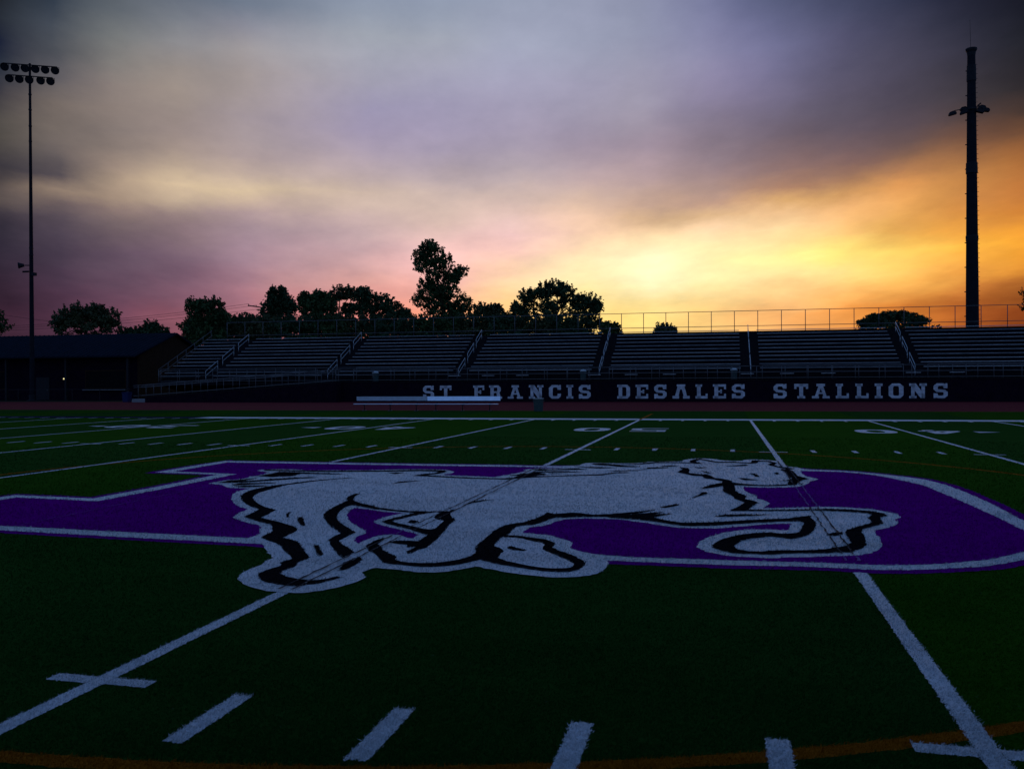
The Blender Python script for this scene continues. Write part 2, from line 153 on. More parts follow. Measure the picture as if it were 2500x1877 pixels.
STROKES = [[[-3.63,7.889],[-3.489,7.519],[-3.283,7.184],[-3.007,6.808],[-2.756,6.525],[-2.519,6.326],[-2.447,6.039],[-2.405,5.854],[-2.369,5.675],[-2.223,5.553],[-1.903,5.299],[-1.752,5.199],[-1.638,5.044],[-1.492,4.765],[-1.458,4.577],[-1.413,4.375],[-1.276,4.244],[-1.135,4.142],[-0.993,4.001],[-0.814,3.754],[-0.663,3.556],[-0.544,3.399],[-0.556,3.291],[-0.57,3.202],[-0.516,3.129],[-0.491,3.067],[-0.512,2.982],[-0.53,2.882],[-0.533,2.758],[-0.483,2.648],[-0.396,2.535],[-0.303,2.442],[-0.203,2.407],[-0.068,2.354],[0.021,2.36],[0.069,2.397],[0.159,2.483],[0.221,2.636],[0.256,2.738],[0.195,2.769],[0.16,2.694],[0.099,2.61],[0.006,2.591],[-0.112,2.623],[-0.227,2.672],[-0.34,2.768],[-0.365,2.87],[-0.348,3.016],[-0.361,3.127],[-0.409,3.252],[-0.39,3.395],[-0.417,3.497],[-0.528,3.659],[-0.679,3.901],[-0.848,4.157],[-0.921,4.25],[-1.041,4.336],[-1.181,4.422],[-1.205,4.604],[-1.226,4.819],[-1.279,4.96],[-1.385,5.095],[-1.693,5.36],[-1.922,5.515],[-2.118,5.655],[-2.173,5.922],[-2.263,6.311],[-2.506,6.492],[-2.768,6.767],[-3.054,7.136],[-3.253,7.467],[-3.374,7.789],[-3.422,8.052],[-3.461,8.473],[-3.468,8.979],[-3.418,9.057],[-3.249,9.524],[-3.02,9.91],[-2.722,10.142],[-2.956,10.076],[-3.233,9.778],[-3.388,9.533],[-3.503,9.224],[-3.62,8.935],[-3.697,8.593],[-3.698,8.249]],[[-1.951,5.966],[-2.014,6.146],[-1.982,6.185],[-1.934,6.032],[-1.85,5.86],[-1.779,5.752],[-1.814,5.733]],[[-1.689,5.77],[-1.656,5.824],[-1.531,5.622],[-1.31,5.216],[-1.316,5.161],[-1.424,5.302],[-1.58,5.554]],[[-0.649,4.071],[-0.605,4.1],[-0.452,3.828],[-0.339,3.623],[-0.335,3.55],[-0.395,3.611],[-0.569,3.923]],[[0.101,2.976],[0.078,3.12],[0.003,3.337],[0.022,3.48],[0.041,3.627],[0.101,3.532],[0.158,3.369],[0.164,3.236],[0.163,3.074],[0.139,2.999]],[[-1.847,8.096],[-1.922,8.064],[-1.887,7.768],[-1.807,7.494],[-1.716,7.352],[-1.698,7.162],[-1.65,6.836],[-1.615,6.595],[-1.547,6.27],[-1.456,6.0],[-1.311,5.724],[-1.097,5.367],[-0.902,5.086],[-0.675,4.782],[-0.66,4.596],[-0.646,4.416],[-0.502,4.142],[-0.369,3.924],[-0.236,3.719],[-0.096,3.527],[-0.083,3.565],[-0.082,3.808],[-0.225,3.994],[-0.366,4.149],[-0.501,4.357],[-0.512,4.534],[-0.526,4.74],[-0.535,4.883],[-0.719,5.123],[-0.902,5.351],[-1.102,5.648],[-1.235,5.92],[-1.364,6.273],[-1.464,6.659],[-1.457,6.91],[-1.249,6.771],[-1.014,6.608],[-0.709,6.486],[-0.541,6.434],[-0.389,6.399],[-0.444,6.167],[-0.505,5.943],[-0.541,5.645],[-0.366,5.458],[-0.182,5.308],[0.012,5.167],[0.159,4.998],[0.289,4.881],[0.312,4.7],[0.331,4.504],[0.248,4.509],[0.126,4.506],[0.065,4.472],[0.061,4.363],[0.155,4.318],[0.267,4.299],[0.337,4.148],[0.412,4.204],[0.401,4.081],[0.393,3.943],[0.446,3.84],[0.478,3.865],[0.486,4.059],[0.527,4.167],[0.501,4.431],[0.474,4.688],[0.429,4.956],[0.389,5.242],[0.322,5.595],[0.306,5.87],[0.256,6.033],[0.147,6.222],[0.074,6.425],[0.044,6.746],[-0.003,6.771],[0.004,6.619],[-0.105,6.617],[-0.287,6.562],[-0.481,6.544],[-0.705,6.601],[-0.897,6.7],[-1.041,6.776],[-1.134,6.9],[-1.288,7.016],[-1.421,7.101],[-1.608,7.334],[-1.665,7.441],[-1.768,7.707],[-1.82,7.909]],[[-0.112,4.139],[-0.136,4.497],[-0.092,4.641],[-0.049,4.405],[-0.04,4.278],[0.059,4.132],[0.154,3.952],[0.266,3.822],[0.382,3.697],[0.441,3.531],[0.568,3.454],[0.7,3.447],[0.833,3.475],[0.947,3.566],[1.018,3.685],[1.068,3.838],[1.081,4.027],[0.991,4.322],[0.977,4.485],[0.971,4.743],[0.936,5.252],[0.961,5.668],[1.055,5.876],[1.125,5.912],[1.178,6.121],[1.225,6.336],[1.255,6.555],[1.25,6.776],[1.346,6.667],[1.459,6.721],[1.54,6.8],[1.653,6.803],[1.787,6.722],[1.857,6.692],[2.031,6.77],[2.201,6.91],[2.383,7.075],[2.556,7.247],[2.562,7.175],[2.398,6.904],[2.228,6.654],[2.062,6.525],[1.797,6.472],[1.623,6.414],[1.437,6.33],[1.39,6.192],[1.341,5.9],[1.283,5.753],[1.177,5.678],[1.119,5.588],[1.135,5.336],[1.142,5.094],[1.127,5.02],[1.165,4.393],[1.3,4.221],[1.334,4.112],[1.353,3.803],[1.293,3.702],[1.21,3.707],[1.158,3.575],[1.086,3.46],[1.006,3.377],[0.89,3.304],[0.759,3.277],[0.644,3.303],[0.528,3.328],[0.359,3.394],[0.281,3.533],[0.208,3.662],[0.124,3.793],[0.017,3.905]],[[1.138,4.944],[1.129,5.044],[1.289,5.03],[1.473,4.929],[1.605,4.866],[1.743,4.678],[1.754,4.453],[1.871,4.26],[2.005,4.118],[2.149,3.879],[2.196,3.752],[2.199,3.556],[2.173,3.424],[2.103,3.333],[2.008,3.313],[1.873,3.331],[1.73,3.379],[1.577,3.459],[1.419,3.541],[1.29,3.633],[1.214,3.704],[1.225,4.014],[1.165,4.393]],[[-5.121,11.184],[-4.577,11.18],[-3.786,11.197],[-2.834,11.414],[-2.157,11.682],[-1.665,11.67],[-1.533,11.427],[-1.567,11.049],[-1.704,10.8],[-1.578,10.712],[-0.805,10.51],[-0.083,10.496],[-0.046,10.341],[-0.76,10.353],[-1.517,10.529],[-1.935,10.626],[-1.871,10.859],[-1.679,11.166],[-1.681,11.401],[-2.069,11.428],[-2.745,11.188],[-3.683,10.974],[-4.461,10.956],[-5.021,11.003]],[[-1.845,9.376],[-1.817,9.722],[-1.489,9.959],[-1.648,9.695]],[[-2.553,11.057],[-2.255,11.134],[-2.326,10.822]],[[0.028,7.175],[0.036,7.51],[0.137,7.723],[0.42,7.919],[0.237,7.75],[0.105,7.455]],[[-0.293,10.471],[-0.165,10.589],[-0.075,10.652],[-0.107,11.05],[-0.104,11.305],[0.033,11.368],[0.106,11.473],[0.295,11.415],[0.391,11.202],[0.158,10.973],[0.382,10.977],[0.684,11.13],[0.985,11.309],[1.308,11.455],[1.517,11.803],[1.652,11.92],[1.823,11.818],[1.547,11.665],[1.356,11.288],[1.007,11.163],[0.646,10.975],[0.293,10.767],[0.049,10.568],[-0.038,10.494],[-0.155,10.438],[-0.26,10.338]],[[-0.254,10.961],[-0.179,11.1],[-0.108,11.266],[-0.074,11.056],[-0.176,10.913]],[[0.027,11.459],[0.066,11.665],[0.173,11.752],[0.411,11.889],[0.696,11.844],[0.965,11.785],[0.722,11.688],[0.457,11.641],[0.258,11.606],[0.185,11.422]],[[-0.073,12.125],[0.079,12.223],[0.285,12.188],[0.515,12.328],[0.718,12.48],[0.949,12.262],[0.649,12.125],[0.316,12.024],[0.098,11.847]],[[0.356,11.452],[0.702,11.488],[0.445,11.339]],[[0.57,12.856],[0.831,12.766],[1.118,12.771],[1.471,12.684],[1.155,12.498],[0.906,12.556]],[[0.833,13.452],[1.09,13.544],[1.351,13.349],[1.655,13.091],[1.899,13.012],[1.749,12.866],[1.461,12.89],[1.221,13.092],[0.993,13.161]],[[1.344,13.411],[1.687,13.502],[1.887,13.746],[2.087,14.045],[2.254,14.041],[2.101,13.849],[1.907,13.508],[1.631,13.334]],[[1.338,12.108],[1.673,12.236],[2.09,12.379],[1.818,12.152],[1.49,12.039]],[[1.874,12.496],[2.046,12.683],[2.329,12.849],[2.335,12.749],[2.056,12.556]],[[2.02,12.836],[2.398,12.951],[2.421,12.826],[2.185,12.689],[2.043,12.554]],[[2.225,13.118],[2.377,13.312],[2.612,13.319],[2.466,13.11]],[[1.95,13.708],[2.092,13.986],[2.416,14.041],[2.791,14.014],[2.763,14.361],[2.833,14.757],[2.962,14.976],[3.084,14.76],[3.303,14.285],[3.626,14.34],[3.863,14.198],[3.973,14.163],[4.024,14.764],[4.12,14.723],[4.358,14.632],[4.477,14.195],[4.405,13.748],[4.452,13.505],[4.56,13.328],[4.656,13.217],[4.741,13.075],[4.663,12.906],[4.49,13.156],[4.308,13.647],[4.29,13.9],[4.382,14.179],[4.3,14.436],[4.133,14.445],[4.106,14.132],[3.982,13.969],[3.827,14.013],[3.623,14.121],[3.304,14.066],[3.088,14.491],[2.968,14.701],[2.894,14.383],[2.917,14.109],[3.051,13.862],[2.911,13.767],[2.812,13.874],[2.426,13.861],[2.106,13.789],[1.964,13.534]],[[3.454,13.348],[3.852,13.772],[3.919,13.664],[3.86,13.485],[3.691,13.389]],[[2.892,13.037],[3.144,13.0],[3.011,12.85]],[[3.022,12.359],[3.127,12.23],[3.252,11.922],[3.145,11.959]],[[3.888,12.106],[3.978,12.051],[4.043,11.586],[3.971,11.481],[3.929,11.834]],[[4.318,12.183],[4.37,12.349],[4.406,12.128],[4.344,11.895]],[[3.682,11.196],[3.737,11.27],[3.918,11.101],[4.006,11.005],[3.782,10.927]],[[4.453,12.793],[4.601,13.05],[4.669,12.607],[4.687,11.768],[4.829,11.341],[4.696,11.07],[4.607,10.755],[4.554,10.403],[4.438,10.326],[4.417,10.378],[4.462,10.847],[4.547,10.97],[4.352,10.934],[4.521,11.148],[4.563,11.356],[4.514,11.605],[4.53,12.435]],[[2.626,12.024],[2.691,12.559],[2.621,12.941],[2.784,12.857],[2.827,12.506],[2.83,11.988],[2.906,11.86],[3.093,11.726],[3.119,11.828],[3.25,11.443],[3.293,11.189],[3.414,11.084],[3.545,10.86],[3.583,10.686],[3.555,10.562],[3.706,10.428],[3.892,10.303],[4.14,10.293],[4.421,10.446],[4.41,10.288],[4.132,10.149],[3.763,10.157],[3.602,10.183],[3.604,9.484],[3.646,9.197],[3.759,8.843],[3.723,8.525],[3.827,8.374],[3.89,8.178],[3.81,7.844],[3.738,7.491],[4.0,7.505],[4.305,7.594],[4.521,7.658],[4.512,7.562],[4.295,7.469],[3.793,7.35],[3.498,7.321],[3.598,7.65],[3.714,8.16],[3.642,8.338],[3.579,8.541],[3.571,8.762],[3.46,9.161],[3.425,9.351],[3.426,10.029],[3.266,9.783],[3.17,9.629],[3.092,9.593],[3.165,9.926],[3.325,10.346],[3.414,10.478],[3.414,10.715],[3.322,10.856],[3.241,10.99],[3.119,11.094],[3.085,11.413],[2.903,11.514],[2.797,11.728]],[[2.921,8.175],[3.009,8.521],[3.09,8.901],[3.13,9.197],[3.189,9.227],[3.204,9.017],[3.16,8.868],[3.073,8.667],[2.991,8.385]],[[2.611,7.497],[2.727,7.674],[2.795,7.806],[2.857,7.754],[2.796,7.586],[2.688,7.436]],[[3.305,6.795],[3.441,6.975],[3.687,7.078],[3.783,7.042],[4.009,7.113],[3.829,6.964],[3.702,6.919],[3.489,6.811]],[[2.065,6.494],[2.335,6.792],[2.559,6.99],[2.708,7.053],[2.601,6.855],[2.819,6.941],[2.646,6.671],[2.622,6.562],[2.757,6.386],[2.932,6.254],[3.05,6.268],[3.285,6.345],[3.763,6.62],[4.189,6.825],[4.359,7.008],[4.462,7.087],[4.448,6.877],[4.479,6.528],[4.391,5.968],[4.325,5.72],[4.235,5.541],[4.119,5.38],[4.039,5.426],[3.918,5.509],[3.775,5.398],[3.612,5.198],[3.525,4.858],[3.562,4.698],[3.648,4.608],[3.794,4.611],[3.846,4.686],[4.043,4.742],[4.239,4.783],[4.391,4.868],[4.566,5.042],[4.636,5.129],[4.684,5.266],[4.702,5.635],[4.704,5.895],[4.749,6.074],[4.878,6.311],[5.065,6.607],[5.113,6.808],[5.109,7.048],[5.19,7.272],[5.156,7.438],[4.924,7.526],[4.68,7.55],[4.48,7.548],[4.487,7.632],[4.7,7.739],[4.951,7.732],[5.19,7.668],[5.342,7.474],[5.373,7.266],[5.253,7.076],[5.216,6.636],[5.093,6.427],[4.925,6.179],[4.888,6.0],[4.872,5.669],[4.835,5.356],[4.819,5.178],[4.726,4.936],[4.606,4.751],[4.419,4.687],[4.176,4.611],[4.031,4.571],[3.864,4.48],[3.693,4.486],[3.52,4.477],[3.404,4.585],[3.308,4.757],[3.332,4.992],[3.435,5.285],[3.565,5.502],[3.731,5.667],[3.897,5.747],[4.056,5.699],[4.2,5.761],[4.247,5.939],[4.293,6.231],[4.339,6.5],[4.29,6.606],[4.113,6.571],[3.755,6.384],[3.288,6.089],[3.058,6.021],[2.942,6.039],[2.692,6.225],[2.452,6.375],[2.069,6.463]],[[4.49,5.688],[4.574,5.869],[4.687,5.925],[4.675,5.791],[4.57,5.659]],[[-4.624,10.067],[-4.595,10.494],[-4.608,10.827],[-4.245,10.823],[-3.843,10.761],[-3.544,10.748],[-3.194,10.68],[-3.472,10.591],[-4.048,10.579],[-4.045,10.398],[-4.01,10.215],[-4.314,9.975]],[[-4.795,8.986],[-4.731,9.175],[-4.779,9.301],[-4.625,9.467],[-4.461,9.827],[-4.484,9.515],[-4.516,9.281],[-4.304,9.445],[-4.149,9.67],[-3.914,9.89],[-3.652,10.07],[-3.438,10.048],[-3.688,9.86],[-3.949,9.555],[-4.201,9.261],[-4.399,9.081],[-4.598,9.001]],[[-4.387,8.772],[-4.348,8.992],[-4.09,9.062],[-3.808,9.189],[-3.777,9.13],[-4.013,8.926],[-4.185,8.758],[-4.3,8.705]],[[-4.206,8.569],[-4.032,8.724],[-3.701,8.744],[-3.809,8.562],[-4.053,8.486]]]
PATCHES = [[[-0.406,5.672],[-0.35,5.914],[-0.287,6.137],[-0.201,6.309],[-0.125,6.463],[-0.065,6.43],[-0.033,6.095],[0.058,5.907],[0.189,5.818],[0.212,5.573],[0.251,5.317],[0.225,5.21],[0.119,5.239],[-0.006,5.343],[-0.143,5.448],[-0.292,5.555]],[[1.138,4.861],[1.242,4.882],[1.376,4.82],[1.526,4.676],[1.613,4.63],[1.666,4.496],[1.679,4.298],[1.744,4.196],[1.845,4.048],[1.975,3.878],[2.098,3.682],[2.109,3.569],[2.077,3.483],[1.984,3.448],[1.884,3.443],[1.775,3.484],[1.621,3.566],[1.449,3.7],[1.356,3.803],[1.343,3.927],[1.338,4.113],[1.3,4.221],[1.221,4.324],[1.173,4.375],[1.151,4.6]]]
DOTS = [[[-0.208,5.627],[-0.222,5.794],[-0.151,5.779],[-0.066,5.655],[-0.077,5.543],[-0.142,5.546]],[[1.315,4.343],[1.343,4.389],[1.456,4.292],[1.548,4.213],[1.516,4.157],[1.425,4.169],[1.357,4.232]]]
BORDER = [[-5.983,4.26],[-7.042,5.248],[-7.116,6.763],[-7.041,7.151],[-5.636,7.042],[-5.607,8.366],[-5.666,10.119],[-7.071,10.267],[-7.112,11.537],[-6.975,13.142],[-6.819,12.952],[-5.437,12.987],[-4.117,12.972],[-2.292,12.996],[-0.647,13.054],[-0.138,12.997],[0.354,13.052],[1.006,13.119],[4.089,13.342],[4.904,13.256],[5.118,13.133],[5.499,13.07],[5.844,12.88],[6.176,12.599],[6.562,12.114],[6.822,11.673],[6.982,10.906],[7.038,9.894],[7.046,8.556],[6.987,7.179],[6.923,6.334],[6.829,5.785],[6.594,5.218],[6.22,4.639],[5.789,4.25],[5.383,4.051],[5.03,3.91],[4.674,3.862],[4.21,3.885],[3.371,3.803],[2.668,3.794],[2.384,3.787],[-0.79,3.862],[-1.246,3.921],[-2.499,3.976],[-3.533,4.038],[-4.642,4.115]]
TREES = [["T",-87.01,89.47,[[-0.02,8.8,2.48,1.65],[0.91,9.42,1.34,1.24]]],["T",-74.21,92.48,[[-3.11,9.47,1.44,0.67],[-1.83,9.87,1.44,1.03],[-0.54,10.17,1.34,0.93],[1.11,10.16,1.03,0.98],[2.82,9.59,1.08,0.93],[-0.02,8.62,3.87,1.34]]],["S",-67.68,96.08,[[0.08,8.49,0.94,0.73],[1.29,8.01,0.94,0.52],[-1.07,8.03,0.79,0.47],[-2.64,7.88,1.15,0.42]]],["T",-61.91,99.49,[[-1.62,11.3,0.96,1.01],[-0.39,11.46,0.85,0.8],[1.05,11.45,0.91,0.91],[1.96,10.11,0.91,0.8],[-0.02,9.69,1.92,1.6],[-1.46,8.79,1.39,1.07],[0.51,8.46,1.6,1.07],[-0.02,7.56,2.67,0.75],[-1.36,6.98,1.82,0.85]]],["S",-59.32,104.21,[[-1.13,9.67,1.1,0.72],[0.53,9.66,1.22,0.72],[1.91,9.38,0.66,0.77],[-0.3,8.67,2.21,0.77],[0.15,7.78,3.43,0.94]]],["C",-56.69,108.94,[[-0.71,13.62,0.51,1.2],[0.55,13.78,0.57,1.03],[-0.31,12.36,1.14,1.03],[1.12,12.35,1.08,0.97],[-1.16,11.51,1.14,0.63],[1.81,12.06,0.51,0.8],[-0.02,10.19,2.17,1.43]]],["T",-49.91,106.43,[[-1.4,12.54,0.72,1.05],[0.26,13.03,0.77,0.72],[-0.57,11.71,1.55,1.1],[1.36,11.98,1.1,1.22],[0.53,10.16,2.49,1.38]]],["T",-50.02,114.62,[[0.1,14.18,1.59,0.71],[1.63,14.12,1.06,0.71],[-1.32,13.07,0.88,1.41],[-1.08,10.12,1.77,1.06],[1.16,12.11,0.65,0.71]]],["T",-42.87,110.14,[[-1.54,13.41,0.84,1.07],[-1.71,11.95,1.12,1.12],[-0.41,12.22,1.12,1.24],[1.27,12.21,1.18,1.01],[2.79,11.25,1.24,0.79],[4.19,10.79,0.73,0.51],[0.54,10.08,3.65,1.01]]],["H",-36.0,119.98,[[-2.12,21.13,1.02,0.78],[-3.13,19.94,0.96,0.84],[-1.64,20.05,1.44,1.2],[-0.08,18.84,1.2,1.2],[-2.95,18.56,1.2,0.96],[-1.4,17.47,1.8,1.2],[2.55,17.45,0.96,0.6],[1.24,16.74,0.96,0.6],[0.28,16.03,1.44,1.08],[-2.35,15.56,1.2,0.84],[-3.31,13.29,1.32,0.6],[-1.82,14.24,1.44,0.84],[0.88,14.23,1.56,1.08],[1.78,12.85,2.15,1.2],[2.55,11.82,1.8,1.08],[-1.52,12.27,1.44,0.84],[-0.02,11.06,2.99,1.2],[2.07,10.75,2.39,1.08]]],["S",-28.07,115.68,[[-0.88,11.45,1.03,0.63],[0.84,11.33,1.03,0.74],[2.26,10.41,0.69,0.46],[-0.02,10.19,2.4,0.8]]],["T",-19.83,119.68,[[-3.5,13.49,1.04,0.81],[-4.2,12.16,1.16,0.81],[-5.12,11.76,0.7,0.41],[-1.18,14.29,1.16,0.87],[0.56,14.68,1.04,0.81],[1.84,13.86,1.16,1.04],[-0.31,12.6,2.44,1.51],[3.58,12.58,0.93,0.81],[5.2,12.8,1.39,0.7],[6.13,12.1,0.7,0.64],[5.03,11.24,1.45,1.16],[-0.02,10.39,3.94,1.62],[-4.54,10.13,1.45,1.04],[5.67,9.67,1.28,0.7]]],["S",-11.19,115.55,[[-0.02,8.5,1.22,0.44],[-0.46,8.83,0.5,0.39],[0.53,8.66,0.55,0.33],[-0.02,7.84,1.44,0.66]]],["S",-4.18,121.31,[[-0.02,8.45,1.37,0.46],[-0.42,8.68,0.46,0.29],[0.84,8.56,0.51,0.23],[-0.02,7.77,1.48,0.69]]],["D",31.87,156.52,[[-3.47,11.75,1.59,0.69],[-1.06,12.28,1.59,0.62],[0.81,12.41,1.38,0.55],[2.54,11.99,1.38,0.62],[4.26,11.43,1.38,0.62],[-0.02,11.04,5.18,0.83],[-4.85,10.93,1.38,0.62],[-0.02,9.79,6.56,1.1]]],["T",48.18,139.81,[[-0.38,13.26,1.44,1.08],[0.88,12.06,2.39,1.56]]],["S",-55.37,103.09,[[-1.11,8.98,1.96,1.09],[1.07,8.91,1.96,1.03],[-0.02,7.78,2.83,0.98]]],["S",-51.2,103.04,[[-1.1,8.89,1.94,1.08],[1.06,8.83,1.94,1.02],[-0.02,7.7,2.8,0.97]]],["S",-47.96,104.83,[[-1.11,8.93,1.96,1.09],[1.07,8.87,1.96,1.03],[-0.02,7.73,2.83,0.98]]],["S",-44.93,106.57,[[-1.12,8.97,1.97,1.1],[1.08,8.91,1.97,1.04],[-0.02,7.76,2.85,0.99]]],["S",-39.5,106.82,[[-1.11,8.88,1.96,1.09],[1.07,8.82,1.96,1.03],[-0.02,7.68,2.83,0.98]]],["S",-36.47,109.6,[[-1.12,8.98,1.99,1.1],[1.09,8.92,1.99,1.05],[-0.02,7.76,2.87,0.99]]],["S",-29.75,112.2,[[-1.13,9.0,2.01,1.11],[1.09,8.94,2.01,1.06],[-0.02,7.77,2.9,1.0]]],["S",-25.68,113.16,[[-1.13,8.98,2.01,1.11],[1.09,8.91,2.01,1.06],[-0.02,7.75,2.9,1.0]]],["S",-33.27,111.37,[[-1.13,9.02,2.01,1.11],[1.09,8.96,2.01,1.06],[-0.02,7.79,2.9,1.0]]],["S",-21.28,115.23,[[-1.14,9.01,2.02,1.12],[1.1,8.94,2.02,1.07],[-0.02,7.77,2.92,1.01]]],["S",-16.63,116.32,[[-1.14,8.99,2.02,1.12],[1.1,8.92,2.02,1.07],[-0.02,7.74,2.92,1.01]]],["S",-63.03,101.28,[[-1.11,9.02,1.96,1.09],[1.07,8.95,1.96,1.03],[-0.02,7.82,2.83,0.98]]]]
# ------------------------------------------------------------------ materials
def mat(name, col, rough=.7, metal=0.0, spec=.5, var=.12, scale=8.0, bump=0.0, bscale=40.0):
    m = bpy.data.materials.new(name); m.use_nodes = True
    t = m.node_tree; p = t.nodes['Principled BSDF']
    p.inputs['Roughness'].default_value = rough; p.inputs['Metallic'].default_value = metal; p.inputs['Specular IOR Level'].default_value = spec
    c = t.nodes.new('ShaderNodeTexCoord'); n = t.nodes.new('ShaderNodeTexNoise'); n.inputs['Scale'].default_value = scale; n.inputs['Detail'].default_value = 6
    t.links.new(c.outputs['Object'], n.inputs['Vector'])
    r = t.nodes.new('ShaderNodeValToRGB'); e = r.color_ramp.elements
    e[0].position = .3; e[1].position = .7
    e[0].color = [v*(1-var) for v in col]+[1]; e[1].color = [min(1, v*(1+var)) for v in col]+[1]
    t.links.new(n.outputs['Fac'], r.inputs[0]); t.links.new(r.outputs[0], p.inputs['Base Color'])
    if bump:
        n2 = t.nodes.new('ShaderNodeTexNoise'); n2.inputs['Scale'].default_value = bscale; n2.inputs['Detail'].default_value = 4
        t.links.new(c.outputs['Object'], n2.inputs['Vector'])
        b = t.nodes.new('ShaderNodeBump'); b.inputs['Strength'].default_value = bump; b.inputs['Distance'].default_value = .02
        t.links.new(n2.outputs['Fac'], b.inputs['Height']); t.links.new(b.outputs[0], p.inputs['Normal'])
    return m

def turf_mat(name, cols, speck, speck_col, bands=False, rough=1.0, spec=.05, sheen=0.0, grain=.75):
    """Fibre surface: broad tone drift, fine fibre grain, dark gaps between fibres."""
    m = bpy.data.materials.new(name); m.use_nodes = True
    t = m.node_tree; p = t.nodes['Principled BSDF']; lk = t.links
    p.inputs['Roughness'].default_value = rough; p.inputs['Specular IOR Level'].default_value = spec
    p.inputs['Sheen Weight'].default_value = sheen; p.inputs['Sheen Roughness'].default_value = .35; p.inputs['Sheen Tint'].default_value = [min(1, 1.25*v/max(cols[1])) for v in cols[1]]+[1]
    c = t.nodes.new('ShaderNodeTexCoord')
    def nz(sc, det, vec=None, stretch=None):
        n = t.nodes.new('ShaderNodeTexNoise'); n.inputs['Scale'].default_value = sc; n.inputs['Detail'].default_value = det
        if stretch:
            mp = t.nodes.new('ShaderNodeMapping'); mp.inputs['Scale'].default_value = stretch; lk.new(c.outputs['Object'], mp.inputs[0]); lk.new(mp.outputs[0], n.inputs['Vector'])
        else: lk.new(c.outputs['Object'], n.inputs['Vector'])
        return n.outputs['Fac']
    def ramp(f, p0, p1, c0, c1):
        r = t.nodes.new('ShaderNodeValToRGB'); e = r.color_ramp.elements; e[0].position = p0; e[1].position = p1
        e[0].color = list(c0)+[1]; e[1].color = list(c1)+[1]; lk.new(f, r.inputs[0]); return r.outputs[0]
    def mix(f, a, b, mode='MIX'):
        x = t.nodes.new('ShaderNodeMix'); x.data_type = 'RGBA'; x.blend_type = mode
        if isinstance(f, float): x.inputs[0].default_value = f
        else: lk.new(f, x.inputs[0])
        for i, v in ((6, a), (7, b)):
            if isinstance(v, tuple): x.inputs[i].default_value = v
            else: lk.new(v, x.inputs[i])
        return x.outputs[2]
    base = ramp(nz(1.1, 7, stretch=(.45, 1.3, 1)), .3, .7, cols[0], cols[1])
    if bands:   # rolled panels between the five-yard lines
        s = t.nodes.new('ShaderNodeSeparateXYZ'); lk.new(c.outputs['Object'], s.inputs[0])
        def mm(op, a, b=None):
            q = t.nodes.new('ShaderNodeMath'); q.operation = op
            lk.new(a, q.inputs[0])
            if b is not None: q.inputs[1].default_value = b
            return q.outputs[0]
        f = mm('GREATER_THAN', mm('MODULO', mm('DIVIDE', mm('ABSOLUTE', s.outputs[0]), 4.572), 2.0), 1.0)
        base2 = ramp(nz(1.1, 7), .3, .7, cols[2], cols[3])
        base = mix(f, base, base2)
    g = ramp(nz(260, 3), .36, .66, (.62, .62, .62), (1.25, 1.25, 1.25))
    base = mix(grain, base, g, 'MULTIPLY')
    d = ramp(nz(speck[0], 4, stretch=speck[2]), speck[1], speck[1]+.06, (0, 0, 0), (1, 1, 1))
    base = mix(d, base, tuple(speck_col)+(1,))
    lk.new(base, p.inputs['Base Color'])
    b = t.nodes.new('ShaderNodeBump'); b.inputs['Strength'].default_value = .8; b.inputs['Distance'].default_value = .015
    lk.new(nz(180, 4), b.inputs['Height']); lk.new(b.outputs[0], p.inputs['Normal'])
    return m

GREEN_A = (.008, .036, .0050); GREEN_B = (.013, .050, .0075)
M = {}
M['turf'] = turf_mat('turf', (GREEN_A, GREEN_B, (.012, .048, .0014), (.020, .066, .0022)), (30, .70, (1, 1, 1)), (.06, .08, .05), bands=True, sheen=.075, spec=.0)
M['white'] = turf_mat('white fibre', ((.38, .39, .41), (.60, .61, .64)), (75, .64, (1, 1, 1)), (.14, .15, .15), sheen=.8, spec=.6, rough=.55, grain=.35)
M['purple'] = turf_mat('purple fibre', ((.13, .001, .17), (.17, .001, .22)), (40, .76, (1, 1, 1)), (.12, .05, .2), sheen=.03, spec=.0)
M['black'] = turf_mat('black fibre', ((.008, .007, .009), (.013, .011, .013)), (40, .76, (1, 1, 1)), (.03, .03, .03), spec=.0)
M['yellow'] = turf_mat('yellow fibre', ((.22, .055, .002), (.30, .085, .003)), (40, .70, (1, 1, 1)), (.1, .08, .02), sheen=.2)
M['seam'] = turf_mat('seam', ((.03, .026, .028), (.05, .04, .045)), (40, .6, (1, 1, 1)), (.3, .3, .3))
M['seam_light'] = turf_mat('pale seam', ((.16, .06, .26), (.22, .09, .32)), (40, .55, (1, 1, 1)), (.06, .01, .14))
M['track'] = mat('red rubber track', (.14, .016, .018), 1.0, spec=.05, var=.2, scale=3, bump=.3, bscale=60)
M['ground'] = mat('dark grass', (.012, .030, .008), 1.0, spec=.05, var=.4, scale=.6, bump=.5, bscale=8)
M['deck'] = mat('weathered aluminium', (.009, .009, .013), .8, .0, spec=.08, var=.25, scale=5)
M['seat'] = mat('bare aluminium seat', (.40, .43, .45), .5, .25, var=.12, scale=3)
M['seat_worn'] = mat('worn aluminium seat', (.32, .35, .38), .5, .25, var=.25, scale=1.2)
M['seat_dull'] = mat('dull aluminium seat', (.26, .29, .32), .6, .2, var=.3, scale=1.5)
M['pipe'] = mat('bright pipe', (.40, .43, .45), .45, .4)
M['rail'] = mat('galvanised pipe', (.085, .085, .09), .6, .2, var=.15, scale=6)
M['bench'] = mat('brushed aluminium', (.52, .66, .84), .32, .9, var=.08, scale=4)
M['wall'] = mat('dark purple siding', (.008, .004, .011), .9, spec=.04, var=.25, scale=2)
M['letter'] = mat('painted white letter', (.56, .57, .62), .8, var=.28, scale=1.6)
